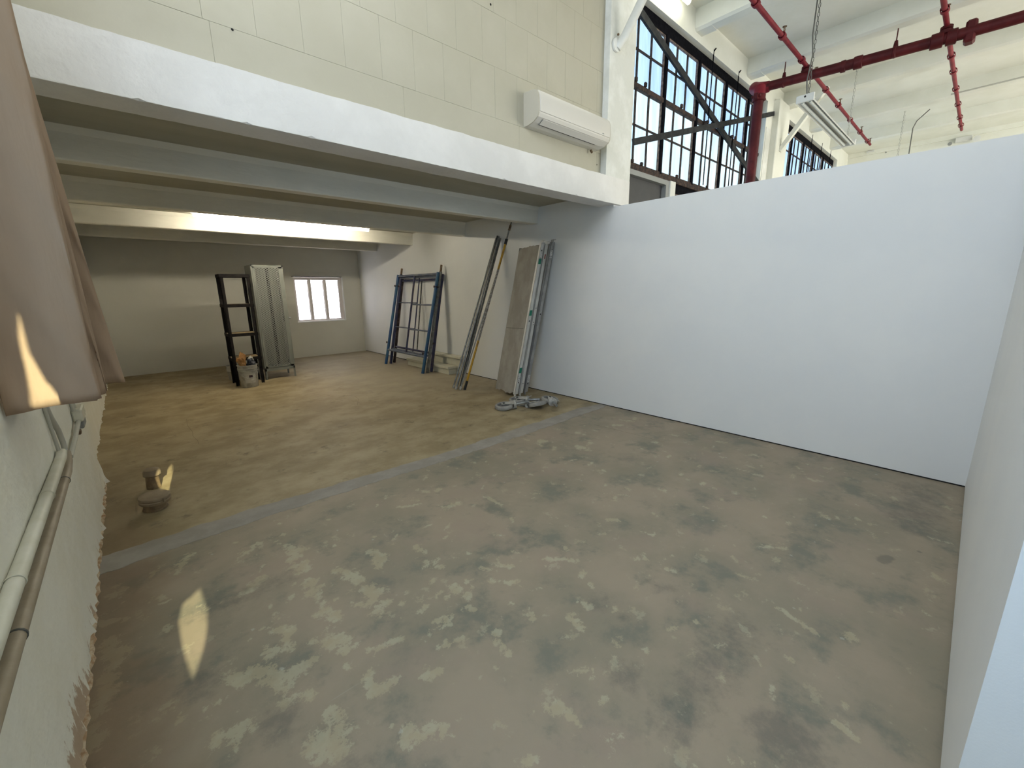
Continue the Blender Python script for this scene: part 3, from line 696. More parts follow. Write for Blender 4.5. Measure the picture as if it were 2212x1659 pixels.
# ---------------- far window ----------------
yf = YF+.06
fr = MB()
fr.box((wx0+.002,yf,wz0+.002),(wx1-.002,yf+.05,wz0+.03)).box((wx0+.002,yf,wz1-.07),(wx1-.002,yf+.05,wz1-.002)).box((wx0+.002,yf,wz0+.03),(wx0+.05,yf+.05,wz1-.07)).box((wx1-.075,yf,wz0+.03),(wx1-.002,yf+.05,wz1-.07))
M['frame_far'] = mat('greyish_pink_glare_frame', (0.72, 0.67, 0.66), .6)  # base colour lightened to carry the glare of the window
w4 = obj('window_4', fr, M['frame_far']); w4['kind'] = 'structure'
for x in (3.285, 3.635):
    obj('muntin', MB().cbox((x-.034,yf-.012,wz0+.03),(x+.034,yf+.04,wz1-.07), .006), M['frame_far'], w4)
for a, b_ in ((wx0+.05,3.251),(3.319,3.601),(3.669,wx1-.075)):
    obj('pane', MB().box((a+.001,yf+.02,wz0+.031),(b_-.001,yf+.026,wz1-.071)), M['pane_far'], w4)
    # flaking putty, ragged
    rnd = random.Random(int(a*100)); mb = MB(); pts=[]
    for i in range(24):
        z = wz0+.04+(wz1-wz0-.12)*i/23; pts.append((b_-.002, yf+.012, z))
    mb.tube(pts, [.006+.010*rnd.random() for _ in pts], 6); pts=[]
    for i in range(12):
        pts.append((a+(b_-a)*i/11, yf+.012, wz0+.034))
    mb.tube(pts, [.004+.010*rnd.random() for _ in pts], 6)
    obj('putty', mb, M['frame_far'], w4)
obj('sill', MB().cbox((wx0-.01,YF-.012,wz0-.022),(wx1+.01,YF+.06,wz0+.004), .004), M['drywall'], w4)
obj('trim', MB().box((wx0-.03,YF-.004,wz1),(wx1,YF+.01,wz1+.012)), M['rusty_dark'], w4)
obj('jamb', MB().box((wx1,YF-.010,wz0-.01),(wx1+.016,YF+.02,wz1)), M['drywall'], w4)

# ---------------- lamp in the rear bay ----------------
t = thing('ceiling_lamp', 'lit long fluorescent tube lamp under the low rear ceiling between joists', 'lamp', (2.09,7.25,2.56))
for x in (1.2, 3.0): obj('hanger', MB().tube([(x,7.25,2.57),(x,7.25,2.625)], .006, 8), M['fixture'], t)
obj('lit_tube', MB().tube([(.878,7.25,2.530),(3.30,7.25,2.530)], .020, 14), M['tube_on'], t, True)
obj('housing', MB().cbox((.85,7.215,2.552),(3.33,7.285,2.575), .004), M['fixture'], t)
c = obj('conduit', MB().tube([(-.43,7.33,2.57),(.66,7.33,2.57),(.78,7.27,2.565),(.85,7.25,2.563)], .010, 8), M['joist'], smooth=True)
tag(c, 'thin painted conduit under low ceiling running left from the lit lamp', 'conduit')
c = obj('conduit', MB().tube([(3.33,7.25,2.563),(4.47,7.25,2.563)], .008, 8), M['joist'], smooth=True)
tag(c, 'thin painted conduit under low ceiling running right from the lit lamp', 'conduit')

# hall lamps
t = thing('ceiling_lamp', 'lit tube lamp at the top of the picture under the high ceiling', 'lamp', (5.0,2.86,4.95))
obj('lit_tube', MB().tube([(4.62,2.95,4.90),(5.67,2.95,4.90)], .03, 12), M['tube_hall'], t, True)
obj('housing', MB().cbox((4.58,2.90,4.93),(5.72,3.0,4.99), .006), M['fixture'], t)
t = thing('hanging_lamp', 'unlit long twin tube lamp hung on chains below the high ceiling', 'lamp', (8.2,1.93,3.85))
zl = 3.85
mb = MB().prism([(1.83,zl+.00),(1.87,zl+.055),(1.93,zl+.075),(1.99,zl+.055),(2.03,zl),(2.02,zl-.006),(1.98,zl+.035),(1.88,zl+.035),(1.84,zl-.006)], 'x', 6.98, 9.62)
obj('reflector', mb, M['fixture'], t)
for y in (1.885, 1.975):
    obj('unlit_tube', MB().tube([(7.02,y,zl+.008),(9.58,y,zl+.008)], .019, 10), M['tube_off'], t, True)
obj('end_cap', MB().cbox((6.955,1.83,zl-.01),(6.985,2.03,zl+.08), .005), M['fixture'], t)
obj('end_cap', MB().cbox((9.615,1.83,zl-.01),(9.645,2.03,zl+.08), .005), M['fixture'], t)
obj('wire_hole', MB().lathe([(0,0),(.012,0),(.012,.004),(0,.004)], (6.955,1.93,zl+.05), (-1,0,0), 10), M['hole'], t)
def chain(x, y, z0, z1, m_, r=.006, ll=.05):
    mb = MB(); n_ = int((z1-z0)/ll)
    for i in range(n_):
        z = z0+(z1-z0)*i/n_; w_ = .010
        d = (w_,0) if i % 2 else (0,w_)
        mb.tube([(x+d[0],y+d[1],z+.006),(x+d[0],y+d[1],z+ll-.004),(x,y,z+ll+.004),(x-d[0],y-d[1],z+ll-.004),(x-d[0],y-d[1],z+.006),(x,y,z-.002),(x+d[0],y+d[1],z+.006)], r*.5, 5, False)
    return mb
obj('chain', chain(7.08,1.93,zl+.08,ZC,M['chain'], .008), M['chain'], t)
obj('chain', chain(9.5,1.93,zl+.08,ZC,M['chain_white'], .008), M['chain_white'], t)
obj('power_cord', MB().tube([(7.03,1.93,zl+.07),(7.02,1.95,4.1),(7.05,1.93,4.4),(7.02,1.95,4.62),(7.07,1.96,5.03)], .008, 8), M['chain'], t, True)
# second lamp's chains and cord at the far end of the hall
t = thing('hanging_lamp', 'far hall lamp hung low behind the partition with only its chain and cord showing', 'lamp', (12,1.5,3.6))
obj('chain', chain(12,1.56,3.62,5.03,M['chain_white'], .008), M['chain_white'], t)
obj('power_cord', MB().tube([(12,1.38,3.62),(12,1.39,4.0),(12.0,1.40,4.5),(12.0,1.36,4.62),(12.0,1.2,4.78)], .009, 8), M['chain'], t, True)
obj('reflector', MB().prism([(1.33,3.54),(1.40,3.60),(1.56,3.60),(1.63,3.54)], 'x', 11.8, 14.0), M['fixture'], t)

# ---------------- red sprinkler pipes ----------------
ZM = 4.48
def ring(mb, p, axis, r, l, n=14):
    p = Vector(p); a = Vector(axis).normalized()
    mb.lathe([(r*.85,-l/2),(r,-l/2+.006),(r,l/2-.006),(r*.85,l/2)], p, a, n)
t = thing('sprinkler_main_pipe', 'thick dark red fire main crossing the high ceiling', 'pipe', (8.0,0,ZM))
mb = MB().tube([(7.78,2.70,ZM),(7.95,1.6,ZM),(8.05,.9,ZM),(8.12,.2,ZM),(8.15,-5.95,ZM)], .062, 20)
obj('pipe', mb, M['red_dark'], t, True)
def fitting(name, par, specs, m_=M['red_dark']):
    mb = MB()
    for p_, ax, r, l in specs: ring(mb, p_, ax, r, l)
    return obj(name, mb, m_, par, True)
fitting('coupling', t, [((7.95,1.62,ZM),(0.1,-1,0),.078,.10),((7.93,1.78,ZM),(0.1,-1,0),.074,.06)])
fitting('coupling', t, [((8.075,.73,ZM),(0.1,-1,0),.085,.10),((8.06,.86,ZM),(0.1,-1,0),.085,.12)])
obj('coupling', MB().cbox((8.03,.52,ZM-.12),(8.18,.62,ZM+.12), .02), M['red_dark'], t)
for x,y in ((7.82,2.48),(7.99,1.25),(8.12,.0)):
    mb = MB().tube([(x,y,ZM+.05),(x,y,ZM+.13)], [.03,.018], 10).tube([(x,y,ZM+.12),(x,y,ZM+.27)], .007, 8)
    ring(mb, (x,y,ZM), (0,1,0), .069, .035)
    obj('hanger', mb, M['red_dark'], t, True)
# elbow and riser
t = thing('sprinkler_riser', 'thick vertical red fire riser in front of the big window', 'pipe', (7.55,2.76,0))
xr, yr = 7.42, 2.66
el = [(7.80,2.66,ZM),(7.79,2.72,ZM),(7.72,2.80,ZM-.01),(7.62,2.80,ZM-.03),(7.52,2.75,ZM-.09),(xr,yr,ZM-.14),(xr-.005,yr-.005,ZM-.24)]
obj('elbow', MB().tube(el, [.075,.08,.085,.082,.078,.078,.078], 18), M['red'], t, True)
obj('riser_pipe', MB().tube([(xr,yr,ZM-.22),(xr,yr,0)], .066, 20), M['red_dark'], t, True)
mb = MB(); ring(mb, (xr,yr,ZM-.26), (0,0,1), .088, .09, 18)
obj('coupling', mb, M['red_dark'], t, True)
for dx, dy in ((.105,0),(-.105,0)):
    obj('bolt', MB().tube([(xr+dx,yr-.06,ZM-.26),(xr+dx,yr+.06,ZM-.26)], .018, 8).cbox((xr+dx-.03,yr-.03,ZM-.30),(xr+dx+.03,yr+.03,ZM-.22), .008), M['red_dark'], t)
def branch(label, x0, x1, y, z, joints, heads, tee):
    t = thing('sprinkler_branch_pipe', label, 'pipe', ((x0+x1)/2,y,z))
    obj('pipe', MB().tube([(x0,y,z),(x1,y,z)], [.030,.024], 14), M['red'], t, True)
    for x in joints:
        mb = MB(); ring(mb, (x,y,z), (1,0,0), .043, .07, 12); obj('coupling', mb, M['red'], t, True)
    for x in heads:
        mb = MB().tube([(x,y,z+.03),(x,y,z+.075)], .012, 8)
        mb.tube([(x-.018,y,z+.07),(x-.022,y,z+.10),(x,y,z+.118)], .005, 6).tube([(x+.018,y,z+.07),(x+.022,y,z+.10),(x,y,z+.118)], .005, 6)
        mb.lathe([(0,0),(.026,.0),(.026,.004),(0,.004)], (x,y,z+.118), (0,0,1), 12)
        obj('sprinkler_head', mb, M['rust_tip'], t)
    mb = MB().tube([(tee,y,ZM+.04),(tee,y,z)], .045, 14); ring(mb, (tee,y,z-.02), (0,0,1), .06, .04)
    ring(mb, (tee,y,ZM+.07), (0,0,1), .066, .05)
    obj('riser_nipple', mb, M['red_dark'], t, True)
branch('long thin red sprinkler branch running from the top edge towards the hall end wall', 3.2, 13.1, 2.215, 4.62,
       [5.8,6.75,7.62,8.25,9.0,9.9,10.9,11.9,12.75], [6.8,8.35,10.0,12.0,13.05], 7.88)
branch('thin red sprinkler branch hanging beside the thick main, nearer the right edge', 3.2, 13.4, .79, 4.62,
       [7.6,8.45,9.1,9.75,10.6,11.5,12.4,13.0], [7.8], 8.07)

# thin white conduits and fittings on hall ceiling and end wall
c = obj('conduit', MB().tube([(11.4,-3,4.78),(11.4,.9,4.78)], .012, 8), M['chain_white'], smooth=True); tag(c, 'thin conduit along hall ceiling beam at the right edge', 'conduit')
c = obj('conduit', MB().tube([(15.47,-4,4.97),(15.47,2.45,4.97)], .016, 8), M['rough_white'], smooth=True); tag(c, 'white conduit running across the hall end wall', 'conduit')
t = thing('emergency_light', 'small white emergency light on the hall end wall above the partition', 'light fitting', (15.4,.86,4.86))
obj('body', MB().cbox((15.38,.70,4.83),(15.49,.98,4.93), .01), M['fixture'], t)
obj('lamp_head', MB().lathe([(0,0),(.05,0),(.065,.05),(0,.055)], (15.38,.62,4.83), (-1,0,-.3), 14), M['fixture'], t, True)
obj('lamp_head', MB().lathe([(0,0),(.03,0),(.04,.03),(0,.035)], (15.38,1.06,4.82), (-1,0,-.3), 14), M['frame_grey'], t, True)
t = thing('junction_box', 'small white box and bent conduit on hall end wall beside the far window', 'electrical box', (15.4,2.6,5.0))
obj('body', MB().cbox((15.40,2.50,4.98),(15.49,2.66,5.02+.0), .006), M['fixture'], t)
obj('pipe', MB().tube([(15.46,2.5,5.0),(15.46,2.30,5.0),(15.46,2.25,4.9)], .014, 8), M['frame_grey'], t, True)

# ---------------- air conditioner ----------------
t = thing('air_conditioner', 'white split air conditioner mounted high on the cream wall', 'air conditioner', (3.6,3.13,3.0))
x0, x1 = 3.05, 4.13
prof = [(3.137,3.275),(3.00,3.265),(2.965,3.25),(2.945,3.21),(2.938,3.12),(2.942,3.06),(2.955,3.035),(3.01,3.005),(3.08,2.99),(3.137,2.99)]
obj('casing', MB().prism(prof, 'x', x0, x1), M['ac'], t)
obj('side_panel', MB().prism(prof, 'x', x0-.012, x0-.0005), M['ac_side'], t)
obj('side_panel', MB().prism(prof, 'x', x1+.0005, x1+.012), M['ac_side'], t)
obj('front_panel', MB().prism([(2.962,3.252),(2.9355,3.205),(2.930,3.12),(2.935,3.075),(2.942,3.075),(2.945,3.21),(2.967,3.247)], 'x', x0+.006, x1-.006), M['ac'], t, True)
obj('air_flap', MB().add([(x0+.07,2.957,3.028),(x1-.07,2.957,3.028),(x1-.07,3.012,2.9985),(x0+.07,3.012,2.9985),(x0+.07,2.955,3.024),(x1-.07,2.955,3.024),(x1-.07,3.010,2.9945),(x0+.07,3.010,2.9945)],
    [(0,1,2,3),(4,5,6,7),(0,1,5,4),(1,2,6,5),(2,3,7,6),(3,0,4,7)]), M['ac'], t)
obj('air_slot', MB().bar((x0+.07,3.018,2.9975),(x1-.16,3.018,2.9975), .006, .006), M['hole'], t)
obj('indicator', MB().box((x1-.14,2.9325,3.085),(x1-.11,2.9335,3.093)), M['frame_grey'], t)
rb = obj('pipe_stub', MB().lathe([(0,0),(.014,0),(.012,.03),(0,.034)], (4.03,3.11,2.975), (0,-.6,-1), 10), M['rust_tip'], smooth=True)
tag(rb, 'small rusty stub on the wall just below the air conditioner', 'pipe stub')
for i, (x, z, r) in enumerate([(2.66,3.83,.009),(.71,2.98,.007),(4.18,2.86,.006)]):
    s_ = obj('wall_hole', MB().lathe([(0,0),(r,0),(r*.8,.003),(0,.004)], (x,3.136 if x<4.2 else 3.06,z), (0,-1,0), 10), M['hole'])
    tag(s_, ['tiny dark hole in the cream wall at the top edge of picture','tiny dark chip in cream wall above the left part of beam','tiny dark hole in cream wall below the air conditioner'][i], 'hole')

# ---------------- curtain ----------------
def build_curtain():
    t = thing('curtain', 'beige floor-length style curtain bunched against the left wall beside the camera', 'curtain', (-.25,2.2,1.12))
    t['label'] = 'beige pleated cloth curtain bunched against the left wall in the foreground'
    rod = MB().tube([(-.20,-1.5,3.02),(-.20,2.75,3.02)], .014, 12)
    obj('rod', rod, M['brace'], t, True)
    for y in (-1.4, 2.7): obj('bracket', MB().bar((-.35,y,3.02),(-.19,y,3.02), .02, .03), M['brace'], t)
    # plan path of the cloth; each point gives top and hem positions
    path = [(-.345,2.09,-.347,2.095),(-.30,2.085,-.30,2.09),(-.24,2.10,-.245,2.10),(-.18,2.09,-.18,2.105),(-.125,2.10,-.125,2.12),(-.108,2.112,-.118,2.135),
            (-.118,2.13,-.122,2.16),(-.20,2.15,-.20,2.18),(-.25,2.17,-.24,2.20),(-.20,2.19,-.19,2.225),(-.125,2.20,-.115,2.235),(-.118,2.215,-.103,2.25),
            (-.125,2.235,-.11,2.27),(-.22,2.26,-.22,2.32),(-.27,2.28,-.26,2.36),(-.22,2.30,-.18,2.38),(-.15,2.31,-.09,2.385),(-.132,2.32,-.055,2.395),(-.14,2.335,-.065,2.42),(-.24,2.36,-.24,2.48),(-.33,2.38,-.33,2.52)]
    # refine path
    fine = []
    for i in range(len(path)-1):
        p0 = path[max(i-1,0)]; p1 = path[i]; p2 = path[i+1]; p3 = path[min(i+2,len(path)-1)]
        for s_ in range(5):
            u = s_/5
            fine.append(tuple(.5*((2*b)+(-a+c)*u+(2*a-5*b+4*c-d)*u*u+(-a+3*b-3*c+d)*u**3) for a,b,c,d in zip(p0,p1,p2,p3)))
    fine.append(path[-1])
    nz = 60; ztop = 3.0; mb = MB()
    for i, (xt,yt,xb,yb) in enumerate(fine):
        zh = 1.115 + .012*math.sin(i*.12) + (.012 if i > 20 else 0) + (.02 if i > 60 else 0)
        for j in range(nz+1):
            f = j/nz; z = zh + (ztop-zh)*f
            # flare grows toward hem
            e = max(0, 1-f*1.25)**1.3
            x = xt+(xb-xt)*e; y = yt+(yb-yt)*e
            y += .006*math.sin(z*9+i*.31)*(1-f) + .004*math.sin(z*23+i*.7)*(1-f)
            x += .0015*math.sin(z*7+i*.5)*(1-f)
            if f < .05: y -= .004*(1 if j % 2 else .4)
            if x < -.342: x = -.342
            mb.v.append((x, y, z))
    n_ = nz+1
    for i in range(len(fine)-1):
        for j in range(nz): mb.f.append((i*n_+j,(i+1)*n_+j,(i+1)*n_+j+1,i*n_+j+1))
    o = obj('cloth', mb, M['curtain'], t, True)
    for p_ in o.data.polygons: p_.use_smooth = True
    so_ = o.modifiers.new('thickness', 'SOLIDIFY'); so_.thickness = .0016
build_curtain()

# unseen board added outside the left window; its gaps shape the sun patches
def build_sun_mask():
    XB = -.75; c = .008
    def back(p):   # along the sun ray to the board plane
        k_ = (p[0]-XB)/SUN.x; return (p[1]-SUN.y*k_, p[2]-SUN.z*k_)
    blob1 = [(0.061,2.502,0),(0.069,2.247,0),(0.023,2.036,0),(-0.028,1.886,0),(-0.042,2.032,0),(-0.045,2.295,0),(-0.016,2.43,0)]
    blob2 = [(0.096,4.704,0),(0.082,4.406,0),(0.077,4.169,0),(0.035,4.022,0),(-0.016,4.168,0),(0.0,4.361,0)]
    cur = [(-.257,2.1,1.452),(-.257,2.1,1.319),(-.239,2.1,1.222),(-.205,2.1,1.128),(-.280,2.1,1.128),(-.276,2.1,1.212),(-.269,2.1,1.366)]
    mb = MB(); mb.box((XB-.01,-9,-.5),(XB,5,9))
    mb = MB(); solids = []
    gaps = [[back(p) for p in g] for g in (blob1, cur, blob2)]
    ys = [p[0] for g in gaps for p in g]; zs = [p[1] for g in gaps for p in g]
    y0, y1, z0, z1 = min(ys)-.02, max(ys)+.02, min(zs)-.02, max(zs)+.02
    mb.box((XB-.01,-9,-.5),(XB,5,z0)).box((XB-.01,-9,z1),(XB,5,9)).box((XB-.01,-9,z0),(XB,y0,z1)).box((XB-.01,y1,z0),(XB,5,z1))
    ny, nz = int((y1-y0)/c)+1, int((z1-z0)/c)+1
    Yc = y0+(np.arange(ny)+.5)*(y1-y0)/ny; Zc = z0+(np.arange(nz)+.5)*(z1-z0)/nz
    YY, ZZ = np.meshgrid(Yc, Zc, indexing='ij'); hole = np.zeros_like(YY, bool)
    for g in gaps:
        ins = np.zeros_like(hole)
        for (ay, az), (by, bz) in zip(g, g[1:]+g[:1]):
            if az == bz: continue
            cr = ((az > ZZ) != (bz > ZZ)) & (YY < (by-ay)*(ZZ-az)/(bz-az)+ay); ins ^= cr
        hole |= ins
    for i in range(ny):   # merge solid runs of cells
        j = 0
        while j < nz:
            if hole[i, j]: j += 1; continue
            k = j
            while k < nz and not hole[i, k]: k += 1
            ya = y0+i*(y1-y0)/ny; yb_ = y0+(i+1)*(y1-y0)/ny; za = z0+j*(z1-z0)/nz; zb = z0+k*(z1-z0)/nz
            mb.add([(XB,ya,za),(XB,yb_,za),(XB,yb_,zb),(XB,ya,zb)], [(0,1,2,3)]); j = k
    o = obj('window_shutter', mb, M['board'])
    tag(o, 'unseen gapped board added outside the curtained left window to shape the sun patches', 'shutter')
build_sun_mask()

# ---------------- conduits on the left wall ----------------
t = thing('conduit', 'cream painted conduit, upper one of the pair on the left wall', 'conduit', (-.33,2,.757))
obj('pipe', MB().tube([(-.330,.6,.752),(-.330,2.80,.757),(-.332,2.86,.765)], .020, 14), M['pipe_cream'], t, True)
for y in (1.62, 2.28): obj('strap', MB().lathe([(.0205,-.006),(.0225,-.004),(.0225,.004),(.0205,.006)], (-.330,y,.755), (0,1,0), 16), M['pipe_cream'], t, True)
obj('cable', MB().tube([(-.336,2.84,.765),(-.340,2.84,.85),(-.341,2.81,.97),(-.342,2.80,1.2)], .007, 8), M['cable'], t, True)
t = thing('conduit', 'taupe conduit, lower one of the pair, bent up at its end', 'conduit', (-.33,2,.665))
obj('pipe', MB().tube([(-.330,.6,.665),(-.330,2.72,.665),(-.330,2.86,.668),(-.330,2.95,.69),(-.332,2.985,.73)], .019, 14), M['pipe_brown'], t, True)
for y in (1.50, 2.72): obj('strap', MB().lathe([(.0195,-.004),(.0215,-.003),(.0215,.003),(.0195,.004)], (-.330,y,.665), (0,1,0), 16), M['galv_dark'], t, True)
obj('cable', MB().tube([(-.332,2.985,.72),(-.334,3.0,.78),(-.336,2.97,.85),(-.338,2.87,.94),(-.340,2.84,.99),(-.341,2.83,1.2)], .011, 10), M['cable'], t, True)
t = thing('junction_box', 'small open painted junction box on the left wall below the curtain hem', 'electrical box', (-.33,3.85,.72))
obj('body', MB().cbox((-.348,3.70,.72),(-.300,3.90,.80), .008), M['pipe_cream'], t)
obj('open_front', MB().cbox((-.348,3.80,.655),(-.312,3.98,.715), .006), M['frame_grey'], t)
obj('broken_edge', MB().cbox((-.346,3.70,.640),(-.325,3.76,.665), .004), M['rust_tip'], t)
obj('conduit', MB().tube([(-.325,3.74,.73),(-.330,3.45,.69),(-.335,3.12,.665)], .012, 10), M['cable'], t, True)
obj('conduit', MB().tube([(-.335,3.78,.80),(-.340,3.76,.95),(-.340,3.75,1.3)], .010, 10), M['cable'], t, True)
obj('conduit', MB().tube([(-.335,3.70,.80),(-.340,3.66,.95),(-.340,3.64,1.3)], .010, 10), M['cable'], t, True)

# ---------------- floor stubs ----------------
t = thing('pipe_stub', 'wide brown capped pipe stub standing up from the floor near the left wall', 'pipe stub', (-.058,3.76,0))
obj('pipe', MB().lathe([(.066,0),(.066,.06),(.064,.066)], (-.058,3.76,0)), M['bronze'], t, True)
obj('base_ring', MB().lathe([(.068,0),(.072,.003),(.070,.016),(.066,.018)], (-.058,3.76,0)), M['bronze'], t, True)
obj('cap', MB().lathe([(.072,.048),(.086,.052),(.092,.062),(.092,.074),(.088,.078),(.088,.084),(.092,.088),(.090,.100),(.082,.106),(0,.106)], (-.058,3.76,.0), (.06,-.04,1), 14), M['bronze_cap'], t, True)
obj('lug', MB().cbox((-.01,3.662,.066),(.004,3.676,.096), .003), M['bronze_cap'], t)
t = thing('pipe_stub', 'narrow brown capped pipe stub partly in sunlight, behind the wide one', 'pipe stub', (-.048,4.20,0))
obj('pipe', MB().lathe([(.046,0),(.043,.07),(.040,.10)], (-.048,4.20,0)), M['bronze'], t, True)
obj('cap', MB().lathe([(.046,.10),(.058,.112),(.058,.138),(.050,.148),(.050,.155),(.040,.160),(0,.160)], (-.048,4.20,0), (.03,-.02,1), 10), M['bronze_cap'], t, True)

# ---------------- shelf unit ----------------
t = thing('shelf_unit', 'narrow black open shelf unit with wood shelves beside the mesh locker', 'shelf', (1.38,8.25,0))
sx0, sx1, sy0, sy1, sh = 1.175, 1.585, 8.07, 8.43, 1.80
for x, y, ix, iy in ((sx0,sy0,1,1),(sx1,sy0,-1,1),(sx0,sy1,1,-1),(sx1,sy1,-1,-1)):
    a_ = .045; th = .007
    mb = MB().box((min(x,x+ix*a_),min(y,y+iy*th),0),(max(x,x+ix*a_),max(y,y+iy*th),sh)).box((min(x,x+ix*th),min(y,y+iy*a_),0),(max(x,x+ix*th),max(y,y+iy*a_),sh))
    obj('leg', mb, M['black_shelf'], t)
for z in (.46, .86, 1.33, 1.80):
    mb = MB()
    r_ = .05
    mb.box((sx0-.006,sy0-.006,z-r_),(sx1+.006,sy0+.003,z)).box((sx0-.006,sy1-.003,z-r_),(sx1+.006,sy1+.006,z)).box((sx0-.006,sy0,z-r_),(sx0+.003,sy1,z)).box((sx1-.003,sy0,z-r_),(sx1+.006,sy1,z))
    mb.box((sx0,sy0,z-.030),(sx1,sy0+.02,z-.022)).box((sx0,sy1-.02,z-.030),(sx1,sy1,z-.022))
    sh_ = obj('shelf_frame', mb, M['black_shelf'], t)
    obj('shelf_board', MB().cbox((sx0+.008,sy0+.008,z-.020),(sx1-.008,sy1-.008,z-.004), .002), M['particle'], sh_)

# ---------------- locker ----------------
t = thing('mesh_locker', 'tall grey steel locker with expanded mesh door beside the black shelf', 'locker', (1.9,8.45,0))
lx0, lx1, ly0, ly1, lz0, lz1 = 1.655, 2.145, 8.27, 8.73, .17, 1.965
obj('side_panel', MB().box((lx0,ly0+.02,lz0),(lx0+.004,ly1,lz1)), M['grey_locker'], t)
obj('side_panel', MB().box((lx1-.004,ly0+.02,lz0),(lx1,ly1,lz1)), M['grey_locker'], t)
obj('back_panel', MB().box((lx0,ly1-.004,lz0),(lx1,ly1,lz1)), M['locker_in'], t)
obj('top_panel', MB().cbox((lx0-.002,ly0,lz1-.012),(lx1+.002,ly1+.002,lz1), .003), M['grey_locker'], t)
obj('back_corner_shade', MB().box((1.965,ly1-.012,lz0+.03),(2.02,ly1-.005,lz1-.02)), M['black_steel'], t)  # dark strip painting in the shade of the inner back corner
obj('bottom_shelf', MB().cbox((lx0+.004,ly0+.004,lz0+.015),(lx1-.004,ly1-.004,lz0+.03), .003).box((lx0,ly0,lz0-.02),(lx1,ly0+.02,lz0+.03)), M['grey_locker'], t)
for x in (lx0, lx1-.03):
    for y in (ly0, ly1-.03):
        obj('leg', MB().box((x,y,0),(x+.03,y+.004,lz0+.02)).box((x if x == lx0 else x+.026, y,0),(x+.004 if x == lx0 else x+.03, y+.03,lz0+.02)), M['grey_locker'], t)
obj('front_frame', MB().box((lx0,ly0,lz0),(lx0+.02,ly0+.02,lz1)).box((lx1-.02,ly0,lz0),(lx1,ly0+.02,lz1)).box((lx0,ly0,lz1-.03),(lx1,ly0+.02,lz1)), M['grey_locker'], t)
dx0, dx1, dz0, dz1, dy = lx0+.022, lx1-.016, lz0+.035, lz1-.033, ly0-.004
d = obj('door', MB().box((dx0,dy,dz0),(dx0+.035,dy+.016,dz1)).box((dx1-.055,dy,dz0),(dx1,dy+.016,dz1)).box((dx0,dy,dz1-.02),(dx1,dy+.016,dz1)).box((dx0,dy,dz0),(dx1,dy+.016,dz0+.03)), M['grey_locker'], t)
mx0, mx1, mz0, mz1 = dx0+.035, dx1-.055, dz0+.03, dz1-.02
mb = MB(); sl_ = 1.0
sp = .030
for sgn in (1, -1):
    c0 = -3.0
    while c0 < 5:
        # line z = sgn*1.15*(x-mx0) + c0 clipped to mesh rectangle
        pts = []
        s_ = sgn*.62
        xa, xb = mx0, mx1
        za, zb = c0, c0+s_*(mx1-mx0)
        lo_, hi_ = mz0, mz1
        def clip(za, zb):
            t0, t1 = 0.0, 1.0; dz = zb-za
            for p_, q_ in ((-dz, za-lo_), (dz, hi_-za)):
                r__ = q_/p_
                if p_ < 0: t0 = max(t0, r__)
                else: t1 = min(t1, r__)
            return (t0, t1) if t0 < t1 else None
        c_ = clip(za, zb)
        if c_:
            t0, t1 = c_
            mb.bar((xa+(xb-xa)*t0, dy+.008+.001*sgn, za+(zb-za)*t0), (xa+(xb-xa)*t1, dy+.008+.001*sgn, za+(zb-za)*t1), .004, .0065, (0,0,1))
        c0 += sp
obj('mesh_panel', mb, M['mesh_metal'], d, kind='stuff')
obj('latch_box', MB().cbox((mx1-.01,dy+.017,1.00),(mx1+.06,dy+.05,1.10), .005), M['black_steel'], d)
obj('handle', MB().lathe([(0,0),(.010,.002),(.012,.014),(.017,.020),(.014,.028),(0,.030)], (dx1+.028,dy+.004,1.06), (0,-1,0), 14), M['handle'], d, True)
for z in (.55,.85,1.12,1.4,1.68):
    obj('rivet', MB().lathe([(.005,0),(.003,.003),(0,.0035)], (dx1-.04,dy,z), (0,-1,0), 8), M['handle'], d)
    obj('rivet', MB().lathe([(.005,0),(.003,.003),(0,.0035)], (dx0+.01,dy,z), (0,-1,0), 8), M['handle'], d)
obj('lock_rod', MB().bar((mx1+.02,dy+.03,dz0+.02),(mx1+.02,dy+.03,dz1-.02), .012, .005, (0,1,0)), M['mesh_metal'], d)
obj('chain', MB().tube([(mx1-.005,dy+.03,1.78),(mx1-.012,dy+.04,1.5),(mx1+.0,dy+.04,1.12)], .006, 6), M['black_steel'], t)

# ---------------- buckets ----------------
def bucket(label, cx, cy, m_, r=.145, h=.365):
    t = thing('bucket', label, 'bucket', (cx,cy,0))
    k = r/.145; hh = h
    prof = [(0,.0),(.118*k,0),(.121*k,.004),(.136*k,hh-.10),(.138*k,hh-.098),(.143*k,hh-.097),(.143*k,hh-.092),(.137*k,hh-.090),(.138*k,hh-.062),(.146*k,hh-.061),(.146*k,hh-.055),(.139*k,hh-.053),(.140*k,hh-.014),(.148*k,hh-.012),(.148*k,hh-.002),(.143*k,hh),(.139*k,hh-.004),(.120*k,.02),(0,.02)]
    obj('body', MB().lathe(prof, (cx,cy,0), n=36), m_, t, True)
    return t
bt = bucket('dirty grey plastic bucket full of rags and brown paper standing before the black shelf', 1.335, 7.90, M['bucket_grey'])
pts = []
for i in range(17):
    a = math.pi*(1.05+.9*i/16); pts.append((1.335+.152*math.cos(a), 7.90+.152*math.sin(a), .30-.15*math.sin(math.pi*i/16)))
obj('bail_handle', MB().tube(pts, .003, 6), M['galv'], bt, True)
